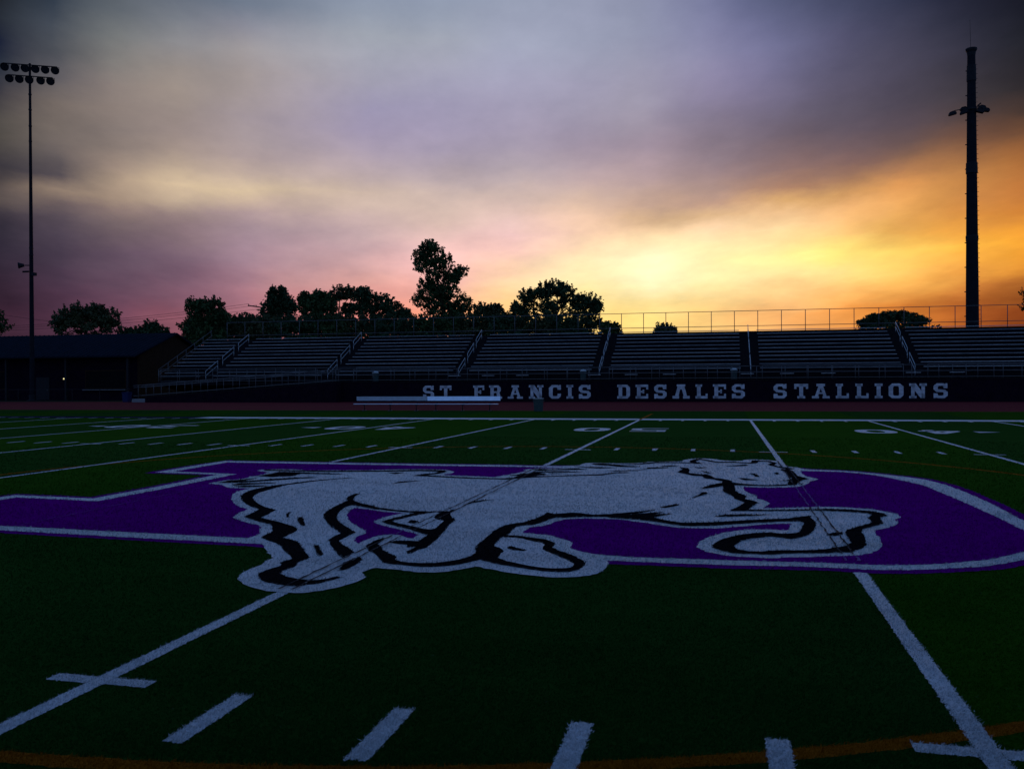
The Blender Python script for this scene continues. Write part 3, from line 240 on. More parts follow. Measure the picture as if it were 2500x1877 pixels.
M['bin'] = mat('grey green plastic', (.030, .055, .055), .6, spec=.2, var=.15, scale=10)
M['binrim'] = mat('pale bin rim', (.30, .33, .34), .5, var=.1)
M['steel'] = mat('dark steel', (.012, .013, .017), .7, .0, spec=.15, var=.2, scale=4)
M['pole'] = mat('weathered steel pole', (.010, .011, .016), .8, .0, spec=.08, var=.25, scale=2)
M['roof'] = mat('dark blue metal roof', (.006, .010, .019), .9, .0, spec=.04, var=.2, scale=1.5)
M['brick'] = mat('tan siding', (.030, .016, .010), .9, spec=.05, var=.2, scale=3)
M['dark'] = mat('dark opening', (.006, .006, .008), .9, spec=.03, var=.2)
M['conc'] = mat('concrete', (.16, .17, .19), .85, var=.15, scale=5)
M['wood'] = mat('old timber', (.05, .037, .027), .9, var=.3, scale=5)
M['bark'] = mat('bark', (.045, .032, .022), .95, var=.3, scale=4)
def leaf_mat(name, c):
    m = mat(name, c, .75, spec=.25, var=.5, scale=.8)
    p = m.node_tree.nodes['Principled BSDF']
    p.inputs['Transmission Weight'].default_value = 0.0
    return m
M['leaf'] = leaf_mat('leaves', (.030, .060, .016)); M['leaf2'] = leaf_mat('leaves brown green', (.042, .052, .018)); M['leaf3'] = leaf_mat('leaves deep green', (.022, .050, .018))

# ------------------------------------------------------------------ mesh helpers
class MB:
    def __init__(s): s.v = []; s.f = []
    def add(s, vs, fs):
        o = len(s.v); s.v += [tuple(v) for v in vs]; s.f += [tuple(i+o for i in f) for f in fs]
    def box(s, a, b):
        (x0, y0, z0), (x1, y1, z1) = a, b
        s.add([(x0,y0,z0),(x1,y0,z0),(x1,y1,z0),(x0,y1,z0),(x0,y0,z1),(x1,y0,z1),(x1,y1,z1),(x0,y1,z1)],
              [(3,2,1,0),(4,5,6,7),(0,1,5,4),(1,2,6,5),(2,3,7,6),(3,0,4,7)])
    def tube(s, p, q, r, n=8, r2=None):
        p = Vector(p); q = Vector(q); d = (q-p).normalized(); r2 = r if r2 is None else r2
        a = d.orthogonal().normalized(); b = d.cross(a)
        vs = []
        for c, rr in ((p, r), (q, r2)):
            vs += [c + (a*math.cos(2*math.pi*i/n) + b*math.sin(2*math.pi*i/n))*rr for i in range(n)]
        s.add(vs, [(i, (i+1) % n, n+(i+1) % n, n+i) for i in range(n)] + [tuple(reversed(range(n))), tuple(range(n, 2*n))])
    def lathe(s, c, axis, prof, n=14):
        """prof: (distance along axis, radius)"""
        c = Vector(c); d = Vector(axis).normalized(); a = d.orthogonal().normalized(); b = d.cross(a); vs = []
        for h, r in prof: vs += [c + d*h + (a*math.cos(2*math.pi*i/n) + b*math.sin(2*math.pi*i/n))*r for i in range(n)]
        fs = []
        for k in range(len(prof)-1):
            fs += [(k*n+i, k*n+(i+1) % n, (k+1)*n+(i+1) % n, (k+1)*n+i) for i in range(n)]
        fs += [tuple(reversed(range(n))), tuple(range((len(prof)-1)*n, len(prof)*n))]
        s.add(vs, fs)
    def slab(s, poly, z0, z1=None, axis='z'):
        """a flat polygon at z0, or a prism between z0 and z1 (axis y: polygon in x,z)"""
        tri = tessellate_polygon([[Vector((p[0], p[1], 0)) for p in poly]])
        P = (lambda p, h: (p[0], p[1], h)) if axis == 'z' else ((lambda p, h: (p[0], h, p[1])) if axis == 'y' else (lambda p, h: (h, p[0], p[1])))
        n = len(poly)
        s.add([P(p, z0) for p in poly], tri)
        if z1 is not None:
            s.add([P(p, z1) for p in poly], tri)
            s.add([P(p, z0) for p in poly] + [P(p, z1) for p in poly], [(i, (i+1) % n, n+(i+1) % n, n+i) for i in range(n)])
    def build(s, name, m, parent=None, bevel=0, smooth=False, recalc=True):
        me = bpy.data.meshes.new(name); me.from_pydata(s.v, [], s.f); me.validate()
        if recalc:
            bm = bmesh.new(); bm.from_mesh(me); bmesh.ops.recalc_face_normals(bm, faces=bm.faces); bm.to_mesh(me); bm.free()
        me.materials.append(m if not isinstance(m, str) else M[m])
        if smooth:
            for p in me.polygons: p.use_smooth = True
        o = bpy.data.objects.new(name, me); COL.objects.link(o)
        if bevel:
            b = o.modifiers.new('bevel', 'BEVEL'); b.width = bevel; b.segments = 2; b.limit_method = 'ANGLE'
        if parent: o.parent = parent
        return o
def tag(o, label=None, cat=None, group=None, kind=None):
    for k, v in (('label', label), ('category', cat), ('group', group), ('kind', kind)):
        if v: o[k] = v
    return o
def thing(name, loc, label, cat, group=None, rz=0):
    o = bpy.data.objects.new(name, None); COL.objects.link(o); o.location = loc; o.rotation_euler = (0, 0, rz); o.empty_display_size = .3
    return tag(o, label, cat, group)
def copy_tree(o, parent=None):
    c = o.copy(); COL.objects.link(c); c.parent = parent
    for ch in [x for x in bpy.data.objects if x.parent == o]: copy_tree(ch, c)
    return c

# ------------------------------------------------------------------ ground, field and markings
YD = .9144; L5 = 5*YD; FH = 17.135; SL = 33.766; TW = .107
rng = random.Random(4)
g = MB(); g.box((-700, -300, -1.0), (700, 900, -.03)); tag(g.build('ground', 'ground'), kind='structure')
t = MB(); t.box((-62, -26, -.02), (62, 45.0, 0)); OWN = {'turf': tag(t.build('turf_field', 'turf'), kind='structure')}
t = MB(); t.box((-90, 45.0, -.02), (90, 67.2, .0)); tag(t.build('running_track_surface', 'track'), kind='structure')

def fuzz(poly, step, amp, closed=True):
    """painted fibre edge: subdivide and ruffle an outline"""
    out = []; n = len(poly)
    for i in range(n):
        a = poly[i]; b = poly[(i+1) % n]; d = math.hypot(b[0]-a[0], b[1]-a[1])
        k = max(1, int(d/step)); nx, ny = ((b[1]-a[1])/d, -(b[0]-a[0])/d) if d > 0 else (0, 0)
        for j in range(k):
            u = j/k; w = rng.gauss(0, 1)*amp if j else rng.gauss(0, .4)*amp
            out.append((a[0]+(b[0]-a[0])*u+nx*w, a[1]+(b[1]-a[1])*u+ny*w))
    return out
def near_step(y): return .010 if y < 2 else (.02 if y < 12 else .12)
def strip(mb, x0, x1, y0, y1, z):
    """axis-aligned painted bar with ruffled edges, finer near the camera"""
    ys = [y0]
    while ys[-1] < y1-1e-6: ys.append(min(y1, ys[-1]+near_step(ys[-1])))
    am = lambda y: .0045 if y < 12 else .004
    nxs = max(1, int((x1-x0)/near_step(y0)))
    if x1-x0 > y1-y0:
        xs = [x0+(x1-x0)*i/nxs for i in range(nxs+1)]
        a = [(x, y0+rng.gauss(0, am(y0))) for x in xs]; b = [(x, y1+rng.gauss(0, am(y0))) for x in xs]
    else:
        a = [(x0+rng.gauss(0, am(y)), y) for y in ys]; b = [(x1+rng.gauss(0, am(y)), y) for y in ys]
        # ragged short ends
        m = max(2, int((x1-x0)/near_step(y0)))
        b0 = [(x0+(x1-x0)*i/m, y0+rng.gauss(0, .014)) for i in range(1, m)]; b1 = [(x0+(x1-x0)*i/m, y1+rng.gauss(0, .014)) for i in range(1, m)]
        mb.slab(a + b1 + list(reversed(b)) + list(reversed(b0)), z); return
    mb.slab(a + list(reversed(b)), z)

yl = MB()
for k in range(-10, 11): strip(yl, k*L5-TW/2, k*L5+TW/2, -16.0, SL, .004)
OWN['yard'] = tag(yl.build('field_yard_lines', 'white', recalc=False), kind='structure')
hm = MB()
for k in range(-50, 51):
    if k % 5 == 0:
        for y in (0.04, FH):
            for s in (-1, 1): strip(hm, k*YD+(s*.32 if s < 0 else TW/2), k*YD+(-TW/2 if s < 0 else .32), y-TW/2, y+TW/2, .004)
    else:
        for y0, y1 in ((-.64, 0), (FH, FH+.64), (SL-.75, SL-.12)): strip(hm, k*YD-TW/2, k*YD+TW/2, y0, y1, .004)
OWN['hash'] = tag(hm.build('field_hash_lines', 'white', recalc=False), kind='structure')
sl = MB(); sl.box((-21.2, SL+.006, .0), (62, SL+1.25, .004)); tag(sl.build('field_sideline_strip', 'white'), kind='structure')
sl = MB(); sl.box((-60, SL+.006, .0), (-21.21, SL+1.0, .004)); M['vignette_dim'] = mat('purple dimmed by vignette', (.025, .003, .055), 1.0, spec=0.0)  # same purple as the emblem, lens vignette darkness put into its colour
tag(sl.build('field_purple_strip', 'vignette_dim'), kind='structure')
yl = MB(); strip(yl, -.055, .055, SL+1.26, 40.7, .005); strip(yl, -.055, .055, SL+.01, SL+1.25, .008); tag(yl.build('field_halfway_line', 'yellow', recalc=False), kind='structure')
ci = MB(); R0, R1, cx, cy = 9.465, 9.575, -.0975, 8.5688
NS = 1400; am = .006
ring = [(cx+math.cos(2*math.pi*i/NS)*(R0+rng.gauss(0, am)), cy+math.sin(2*math.pi*i/NS)*(R0+rng.gauss(0, am))) for i in range(NS)]
rin2 = [(cx+math.cos(2*math.pi*i/NS)*(R1+rng.gauss(0, am)), cy+math.sin(2*math.pi*i/NS)*(R1+rng.gauss(0, am))) for i in range(NS)]
ci.add([(x, y, .0025) for x, y in ring+rin2], [(i, (i+1) % NS, NS+(i+1) % NS, NS+i) for i in range(NS)])
OWN['circle'] = tag(ci.build('field_circle_line', 'yellow', recalc=False), kind='structure')

# yard numbers, heads toward the near side (they read from the far stand)
def oval_ring(w, h, t, ts, n=26):
    o = [(w/2*math.copysign(abs(math.cos(a))**.75, math.cos(a)), h/2*math.copysign(abs(math.sin(a))**.75, math.sin(a))) for a in [2*math.pi*i/n for i in range(n)]]
    i_ = [((w/2-t)*math.copysign(abs(math.cos(a))**.75, math.cos(a)), (h/2-ts)*math.copysign(abs(math.sin(a))**.75, math.sin(a))) for a in [2*math.pi*i/n for i in range(n)]]
    return [o[i:i+2]+[i_[i+1], i_[i]] if i < n-1 else [o[i], o[0], i_[0], i_[i]] for i in range(n)]
def rect(a, b, c, d): return [(a, b), (c, b), (c, d), (a, d)]
DIG = {'0': oval_ring(1.22, 2.05, .36, .36),
 '5': [rect(-.58, .78, .58, 1.02), rect(-.58, .30, -.28, .80), [(-.58, .12), (-.58, .36), (.25, .36), (.62, .08), (.62, -.70), (.25, -1.02), (-.6, -1.02), (-.6, -.78), (.16, -.78), (.28, -.62), (.28, -.04), (.16, .12)]],
 '4': [rect(.06, -1.02, .40, 1.02), rect(-.6, -.55, .6, -.22), [(.06, 1.02), (-.6, -.22), (-.22, -.22), (.06, .35)]],
 '3': [rect(-.58, .70, .3, 1.02), rect(-.2, -.15, .3, .15), rect(-.58, -1.02, .3, -.70), [(.3, 1.02), (.6, .8), (.6, .2), (.45, 0), (.6, -.2), (.6, -.8), (.3, -1.02), (.26, -.70), (.26, .70)]],
 '2': [rect(-.58, .70, .3, 1.02), rect(-.6, -1.02, .6, -.70), [(.3, 1.02), (.6, .8), (.6, .15), (-.2, -.7), (-.6, -.7), (.26, .25), (.26, .7)]]}
NAMES = {0: ('5', 'white painted number 50 straddling the halfway yard line before the sideline'),
 -2: ('4', 'white painted number 40 on the turf in front of the aluminium benches'), 2: ('4', 'white painted number 40 on the turf below the far end of the wall lettering'),
 -4: ('3', 'white painted number 30 on the dark turf toward the low building'), 4: ('3', 'white painted number 30 on the turf at the right edge of view')}
for k, (tens, lab) in NAMES.items():
    o = thing('yard_number', (k*L5, 26.15, 0), lab, 'field number', 'yard numbers painted on the turf')
    for dname, offx in ((tens, 1.02), ('0', -.93)):
        mb = MB()
        for poly in DIG[dname]: mb.slab([(-x+offx, -y*.99) for x, y in poly], .0035)
        mb.build('digit', 'white', o, recalc=False)
    if k:
        s = 1 if k > 0 else -1; mb = MB(); mb.slab([(s*2.02, .35), (s*2.02, -.35), (s*2.72, 0)], .0035); mb.build('arrow', 'white', o, recalc=False)

# ------------------------------------------------------------------ galloping horse emblem inlaid in the turf
em = thing('field_emblem', (0, 8.5, 0), 'huge purple and white galloping horse emblem inlaid across midfield', 'emblem')
def inlay(name, polys, m, z, step=.05, amp=.008):
    mb = MB()
    for p in polys: mb.slab([(x, y-8.5) for x, y in fuzz(p, step, amp)], z)
    return mb.build(name, m, em, recalc=False)
LAYERS = [(BORDER, inlay('border', [BORDER], 'purple', .0055), .0055), (OUTER, inlay('outline', [OUTER], 'white', .007), .007), (INNER, inlay('letter_field', [INNER], 'purple', .0085), .0085),
 (HORSE, inlay('horse', [HORSE], 'white', .010), .010), (HOLES[0], inlay('gap', HOLES, 'purple', .0115), .0115)]
for i, p in enumerate(STROKES): LAYERS.append((p, inlay('ink_stroke', [p], 'black', .0130+.00012*i, .04, .006), .013+.00012*i))
for p in PATCHES: LAYERS.append((p, inlay('hoof', [p], 'white', .0190, .04, .006), .019))
for p in DOTS: LAYERS.append((p, inlay('ink_stroke', [p], 'black', .0205, .04, .006), .0205))
def inside(p, poly):
    c = False; x, y = p; n = len(poly)
    for i in range(n):
        (x0, y0), (x1, y1) = poly[i], poly[i-1]
        if (y0 > y) != (y1 > y) and x < (x1-x0)*(y-y0)/(y1-y0)+x0: c = not c
    return c
for k in (-1, 0, 1):
    for s in (-1, 1):
        run = []; y = 2.0; cur = None
        def flush():
            if len(run) > 2:
                mb = MB(); n = len(run)
                mb.add([(p[0]-p[2], p[1]-8.5, .022) for p in run]+[(p[0]+p[2], p[1]-8.5, .022) for p in run], [(i, n+i, n+i+1, i+1) for i in range(n-1)])
                mb.build('seam', 'seam_light' if cur else 'seam', em, recalc=False)
        while y < 17.6:
            x = k*L5+s*.055; q = (x, y); kind = None
            if inside(q, BORDER) or inside(q, HORSE):
                kind = (inside(q, INNER) and (not inside(q, HORSE) or inside(q, HOLES[0]))) or not (inside(q, OUTER) or inside(q, HORSE))
                if k == -1 and s == 1: kind = None
            if kind != cur: flush(); run = []; cur = kind
            wv = (.010 if y < 10 else .013)*(.55 if k == -1 else 1)
            if kind is not None: run.append((x+rng.gauss(0, .005), y, max(.003, wv+rng.gauss(0, .003))))
            y += .11
        flush()

# standing fibres of the artificial turf, each in the colour of what it grows out of; finer toward the near hash marks
def in_poly(X, Y, poly):
    P = np.array(poly); c = np.zeros(len(X), bool)
    bx = (X > P[:, 0].min()) & (X < P[:, 0].max()) & (Y > P[:, 1].min()) & (Y < P[:, 1].max())
    ix = np.nonzero(bx)[0]; x, y = X[ix], Y[ix]; cc = np.zeros(len(ix), bool)
    for (x0, y0), (x1, y1) in zip(P, np.roll(P, 1, 0)):
        if y0 == y1: continue
        m = (y0 > y) != (y1 > y); cc ^= m & (x < (x1-x0)*(y-y0)/(y1-y0)+x0)
    c[ix] = cc; return c
nf = np.random.default_rng(11)
NB_ = 560000
q = 1/np.sqrt(nf.uniform(1/27.0, 1/3.5, NB_)) ** 2            # distance, denser close by
an = np.radians(nf.uniform(-58, 32, NB_))
FX = CAM.x+q*np.sin(an); FY = CAM.y+q*np.cos(an)
jx = FX+nf.normal(size=NB_)*.006; jy = FY+nf.normal(size=NB_)*.006    # root where the colour is taken
own = np.zeros(NB_, int); names = ['turf', 'circle', 'yard', 'hash']
rr_ = np.hypot(jx-cx, jy-cy); own[(rr_ > R0) & (rr_ < R1)] = 1
own[np.abs((jx+L5/2) % L5-L5/2) < TW/2] = 2
kx = np.abs((jx+YD/2) % YD-YD/2) < TW/2
own[kx & (own != 2) & (((jy > -.64) & (jy < 0)) | ((jy > FH) & (jy < FH+.64)))] = 3
own[(np.abs((jx+L5/2) % L5-L5/2) < .32) & (own != 2) & ((np.abs(jy-.04) < TW/2) | (np.abs(jy-FH) < TW/2))] = 3
zb_ = np.array([0, .0025, .004, .004]); base_z = zb_[own]
objs = [OWN[n] for n in names]
for poly, ob, z in LAYERS:
    m = in_poly(jx, jy, poly); own[m] = len(objs); base_z[m] = z; objs.append(ob)
def grow(ob, x, y, z, d):
    n = len(x)
    if n == 0: return
    me = ob.data; off = em.location if ob.parent else Vector((0, 0, 0))
    nv, nl, npoly = len(me.vertices), len(me.loops), len(me.polygons)
    co = np.empty(nv*3, np.float32); me.vertices.foreach_get('co', co)
    vi = np.empty(nl, np.int32); me.loops.foreach_get('vertex_index', vi)
    ls = np.empty(npoly, np.int32); me.polygons.foreach_get('loop_start', ls); lt = np.empty(npoly, np.int32); me.polygons.foreach_get('loop_total', lt)
    th = nf.uniform(0, 2*np.pi, n); w = np.maximum(.0022, .00045*d)*nf.uniform(.7, 1.4, n); hh = nf.uniform(.010, .020, n)*np.clip(d/9, .8, 1.25)
    le = nf.normal(size=(n, 2))*.008+np.array([.004, -.002])
    p = np.stack([x-off.x, y-off.y, z], 1); wx = np.stack([np.cos(th)*w, np.sin(th)*w, 0*w], 1); tip = np.concatenate([le, hh[:, None]], 1)
    bv = np.stack([p-wx, p+wx, p+tip], 1).reshape(-1, 3).astype(np.float32)
    m2 = bpy.data.meshes.new(me.name); m2.vertices.add(nv+3*n); m2.vertices.foreach_set('co', np.concatenate([co, bv.ravel()]))
    m2.loops.add(nl+3*n); m2.loops.foreach_set('vertex_index', np.concatenate([vi, np.arange(nv, nv+3*n, dtype=np.int32)]))
    m2.polygons.add(npoly+n); m2.polygons.foreach_set('loop_start', np.concatenate([ls, nl+np.arange(0, 3*n, 3, dtype=np.int32)])); m2.polygons.foreach_set('loop_total', np.concatenate([lt, np.full(n, 3, np.int32)]))
    m2.update(); m2.materials.append(me.materials[0]); ob.data = m2
for i, ob in enumerate(objs):
    m = own == i; grow(ob, FX[m], FY[m], base_z[m], q[m])

# ------------------------------------------------------------------ lettered wall below the stand
WY = 66.0; WT = 1.74; WX0, WX1 = -28.0, 46.0
wl = thing('lettered_wall', (0, WY, 0), 'long dark ribbed wall below the bleachers with white slab letters', 'wall')
mb = MB(); mb.box((WX0, .02, 0), (WX1, 1.6, WT-.02))
NB = 17
for i in range(NB):   # lap siding boards
    z0 = i*(WT-.08)/NB; z1 = (i+1)*(WT-.08)/NB
    mb.add([(WX0, -.022, z0), (WX1, -.022, z0), (WX1, .0, z1), (WX0, .0, z1), (WX0, .02, z0), (WX1, .02, z0)], [(0, 1, 2, 3), (0, 4, 5, 1)])
mb.build('siding', 'wall', wl, recalc=False)
mb = MB(); mb.box((WX0, -.06, WT-.08), (WX1, 1.62, WT)); mb.build('coping', 'deck', wl)
def R4(a, b, c, d): return rect(a, b, c, d)
ch = .16
GL = {   # slab-serif block letters, unit height, (width, polygons)
 'I': (.50, [R4(.12, 0, .38, 1), R4(0, 0, .5, .17), R4(0, .83, .5, 1)]),
 'T': (.92, [R4(.33, 0, .59, 1), R4(.2, 0, .72, .16), R4(0, .80, .92, 1), R4(0, .66, .15, .82), R4(.77, .66, .92, .82)]),
 'L': (.84, [R4(.1, 0, .36, 1), R4(0, 0, .84, .17), R4(0, .83, .46, 1), R4(.70, .15, .84, .34)]),
 'F': (.86, [R4(.1, 0, .36, 1), R4(0, 0, .48, .16), R4(0, .83, .86, 1), R4(.72, .66, .86, .85), R4(.34, .43, .6, .58), R4(.5, .36, .62, .65)]),
 'E': (.90, [R4(.1, 0, .36, 1), R4(0, 0, .9, .17), R4(0, .83, .9, 1), R4(.76, .66, .9, .85), R4(.76, .15, .9, .34), R4(.34, .43, .6, .57), R4(.5, .36, .62, .64)]),
 'D': (.92, [R4(.1, 0, .36, 1), [(0, 0), (.72, 0), (.92, .2), (.92, .8), (.72, 1), (0, 1), (0, .83), (.60, .83), (.66, .76), (.66, .24), (.60, .17), (0, .17)]]),
 'O': (.94, [[(.22, 0), (.72, 0), (.94, .2), (.94, .8), (.72, 1), (.47, 1), (.47, .82), (.60, .82), (.66, .75), (.66, .25), (.60, .18), (.47, .18), (.34, .18), (.28, .25), (.28, .75), (.34, .82), (.47, .82), (.47, 1), (.22, 1), (0, .8), (0, .2)]]),
 'C': (.90, [[(.22, 0), (.7, 0), (.9, .2), (.9, .36), (.64, .36), (.64, .25), (.58, .18), (.34, .18), (.28, .25), (.28, .75), (.34, .82), (.58, .82), (.64, .75), (.64, .64), (.9, .64), (.9, 1), (.78, 1), (.72, .96), (.66, 1), (.22, 1), (0, .8), (0, .2)]]),
 'S': (.88, [[(0, 0), (.12, 0), (.18, .05), (.26, 0), (.68, 0), (.88, .18), (.88, .42), (.70, .58), (.30, .60), (.26, .64), (.26, .76), (.32, .82), (.56, .82), (.62, .76), (.62, .68), (.86, .68), (.86, 1), (.76, 1), (.70, .95), (.62, 1), (.2, 1), (0, .83), (0, .60), (.18, .43), (.58, .41), (.62, .37), (.62, .24), (.56, .18), (.32, .18), (.26, .24), (.26, .33), (0, .33)]]),
 'N': (1.10, [R4(.12, 0, .34, 1), R4(.76, 0, .98, 1), R4(0, 0, .46, .16), R4(0, .84, .36, 1), R4(.64, .84, 1.10, 1), [(.12, 1), (.42, 1), (.98, .18), (.98, 0), (.72, 0), (.12, .84)]]),
 'R': (1.0, [R4(.1, 0, .36, 1), R4(0, 0, .46, .16), [(0, 1), (.72, 1), (.9, .84), (.9, .58), (.78, .46), (.36, .42), (.36, .56), (.58, .56), (.64, .62), (.64, .78), (.58, .84), (0, .84)], [(.55, .48), (.80, .48), (.88, .16), (1.0, .16), (1.0, 0), (.70, 0), (.62, .12)]]),
 'A': (1.16, [[(.30, .84), (.43, .84), (.20, .16), (0, .16), (0, 0), (.46, 0), (.46, .16), (.40, .16), (.455, .32), (.705, .32), (.76, .16), (.70, .16), (.70, 0), (1.16, 0), (1.16, .16), (.96, .16), (.74, .84), (.86, .84), (.86, 1), (.30, 1)]]),
 'V': (1.20, [[(.30, 1), (.90, 1), (.90, .86), (.84, .86), (1.02, .18), (1.20, .18), (1.20, 0), (.74, 0), (.74, .18), (.78, .18), (.66, .66), (.54, .66), (.42, .18), (.46, .18), (.46, 0), (0, 0), (0, .18), (.18, .18), (.36, .86), (.30, .86)]]),
 '.': (.30, [R4(0, 0, .3, .14)]),
}
HOLE_A = [(.49, .42), (.67, .42), (.58, .68)]
LET = [('S', -20.27), ('T', -18.78), ('.', -17.87), ('F', -15.95), ('R', -14.53), ('A', -12.88), ('N', -11.15), ('C', -9.61), ('I', -8.4), ('S', -7.2),
       ('D', -4.11), ('E', -2.68), ('S', -1.24), ('V', .34), ('L', 1.9), ('E', 3.25), ('S', 4.66),
       ('S', 7.73), ('T', 9.25), ('A', 10.65), ('L', 12.18), ('L', 13.56), ('I', 14.72), ('O', 15.92), ('N', 17.42), ('S', 18.95)]
LH = 1.09
BH = (WT-.08)/NB
def clip(poly, lo, hi):
    def half(P, z, keep_above):
        out = []
        for i in range(len(P)):
            a, b = P[i], P[(i+1) % len(P)]
            ia = a[1] >= z if keep_above else a[1] <= z; ib = b[1] >= z if keep_above else b[1] <= z
            if ia: out.append(a)
            if ia != ib:
                t = (z-a[1])/(b[1]-a[1]); out.append((a[0]+(b[0]-a[0])*t, z))
        return out
    P = half(poly, lo, True)
    return half(P, hi, False) if len(P) > 2 else []
for chh, x in LET:
    wd, polys = GL[chh]; mb = MB(); zb = .265
    for poly in polys:   # painted over the lap boards: one strip per board, following its slope
        tris = tessellate_polygon([[Vector((p[0], p[1], 0)) for p in poly]])
        for tr in tris:
            P = [(poly[i][0]*LH-wd*LH/2, poly[i][1]*LH+zb) for i in tr]
            for b in range(NB):
                z0 = b*BH; z1 = z0+BH; Q = clip(P, z0+.011, z1-.011)
                if len(Q) > 2:
                    mb.add([(px+x, -.0255+.022*(pz-z0)/BH, pz) for px, pz in Q], [tuple(range(len(Q)))])
    if chh == 'A':
        hb = MB(); hb.slab([(px*LH-wd*LH/2+x, pz*LH+zb) for px, pz in HOLE_A], -.030, -.012, axis='y')
    lo = mb.build('letter', 'letter', wl, recalc=False)
    if chh == 'A': hb.build('counter', 'wall', lo)

# ------------------------------------------------------------------ bleachers
AX = [-42.15+11.95*k for k in range(7)]
BX0, BX1 = -46.9, 41.0
NR = 12; RY0 = 68.0; RUN = .691; RZ0 = 2.32; RISE = .3373
bl = thing('bleachers', (0, 68, 0), 'long aluminium bleachers rising behind the lettered wall', 'bleachers')
oY = 68.0
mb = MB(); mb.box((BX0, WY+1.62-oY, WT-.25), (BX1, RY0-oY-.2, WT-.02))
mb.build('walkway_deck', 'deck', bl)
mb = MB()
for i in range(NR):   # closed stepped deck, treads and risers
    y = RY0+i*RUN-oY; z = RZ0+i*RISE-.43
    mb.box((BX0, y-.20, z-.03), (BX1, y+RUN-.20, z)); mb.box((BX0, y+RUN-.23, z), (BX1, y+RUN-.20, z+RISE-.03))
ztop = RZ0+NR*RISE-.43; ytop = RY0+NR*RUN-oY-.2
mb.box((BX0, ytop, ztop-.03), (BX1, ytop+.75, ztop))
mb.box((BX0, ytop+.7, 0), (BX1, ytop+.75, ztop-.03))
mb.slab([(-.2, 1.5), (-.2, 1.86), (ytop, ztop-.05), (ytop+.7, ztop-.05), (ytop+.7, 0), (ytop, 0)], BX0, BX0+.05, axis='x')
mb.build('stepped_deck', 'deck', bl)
segs = []; edges = [BX0] + AX + [BX1]
for s in range(len(edges)-1):
    x0 = edges[s] + (0 if s == 0 else .75); x1 = edges[s+1] - (0 if s == len(edges)-2 else .75)
    segs.append((x0, x1))
for s, (x0, x1) in enumerate(segs):
    for i in range(NR):
        mb = MB(); y = RY0+i*RUN-oY; z = RZ0+i*RISE+rng.gauss(0, .006)
        mb.box((x0+rng.gauss(0, .03), y-.02, z-.045), (x1, y+.23, z)); mb.build('seat_plank', ('seat', 'seat_worn', 'seat_dull')[rng.randrange(3)], bl, bevel=.008)
# stair rails, three to an aisle
for x in AX:
    for a, b in ((0.0, 2.9), (4.1, 7.0), (8.2, 11.0)):
        hb = bpy.data.objects.new('handrail', None); COL.objects.link(hb); hb.parent = bl; hb.empty_display_size = .2
        P = lambda r, h: (x, RY0+r*RUN-oY-.1, RZ0-.43+r*RISE+h)
        mb = MB(); mb.tube(P(a, .87), P(b, .87), .024); mb.tube(P(a, .45), P(b, .45), .02); mb.tube(P(a, .45), P(a, .87), .022); mb.tube(P(b, .45), P(b, .87), .022)
        mb.build('rail', 'pipe', hb, smooth=True)
        for q in (a+.02, b-.02):
            mb = MB(); mb.tube(P(q, 0.02), P(q, .46), .022); mb.build('post', 'pipe', hb, smooth=True)
# guard rails along the walkway
def guard(name, y, z0, x0, x1, h, rails, sp, parent, ox=0):
    e = bpy.data.objects.new(name, None); COL.objects.link(e); e.parent = parent; e.empty_display_size = .2
    mb = MB()
    for r in rails:
        mb = MB(); mb.tube((x0-ox, y, z0+r), (x1-ox, y, z0+r), .023); mb.build('rail', 'rail', e, smooth=True)
    n = max(1, round((x1-x0)/sp))
    for j in range(n+1):
        mb = MB(); x = x0+(x1-x0)*j/n; mb.tube((x-ox, y, z0), (x-ox, y, z0+h), .024); mb.build('post', 'rail', e, smooth=True)
    return e
guard('guard_rail', WY+.35-oY, WT, WX0+.9, BX1, 1.0, (1.0, .55, .10), 1.86, bl)
guard('guard_rail', WY+1.25-oY, WT, BX0+.6, WX0+.8, 1.2, (1.2, .62, .10), 1.86, bl)
for s, (x0, x1) in enumerate(segs): guard('guard_rail', WY+1.68-oY, WT-.02, x0+.1, x1-.1, 1.08, (1.08, .56), 1.86, bl)
# back fence on the top row
fb_ = bpy.data.objects.new('back_fence', None); COL.objects.link(fb_); fb_.parent = bl
yb = 76.45-oY; zb0, zb1 = ztop-.0, 7.74
for x in [-29.21+1.985*k for k in range(-8, 36)]:
    mb = MB(); mb.tube((x, yb, zb0), (x, yb, zb1), .030); mb.build('post', 'rail', fb_, smooth=True)
mb = MB(); mb.tube((BX0+1.8, yb, zb1), (BX1, yb, zb1), .026); mb.build('rail', 'rail', fb_, smooth=True)
mb = MB(); mb.tube((BX0+1.8, yb, 6.42), (BX1, yb, 6.42), .026); mb.build('rail', 'rail', fb_, smooth=True)
for k, (x, r0) in enumerate(((BX0-.02, 0),)):   # sloping end rail
    e = bpy.data.objects.new('end_rail', None); COL.objects.link(e); e.parent = bl
    mb = MB()
    for h in (1.05, .55): mb.tube((x, -.2, RZ0-.43+h), (x, ytop+.6, ztop+h), .024)
    mb.build('rail', 'rail', e, smooth=True)
    mb = MB()
    for j in range(7): u = j/6; mb.tube((x, -.2+(ytop+.6)*u, RZ0-.5+(ztop-RZ0+.43)*u), (x, -.2+(ytop+.6)*u, RZ0-.43+1.05+(ztop-RZ0+.43)*u), .024)
    mb.build('posts', 'rail', e, smooth=True)
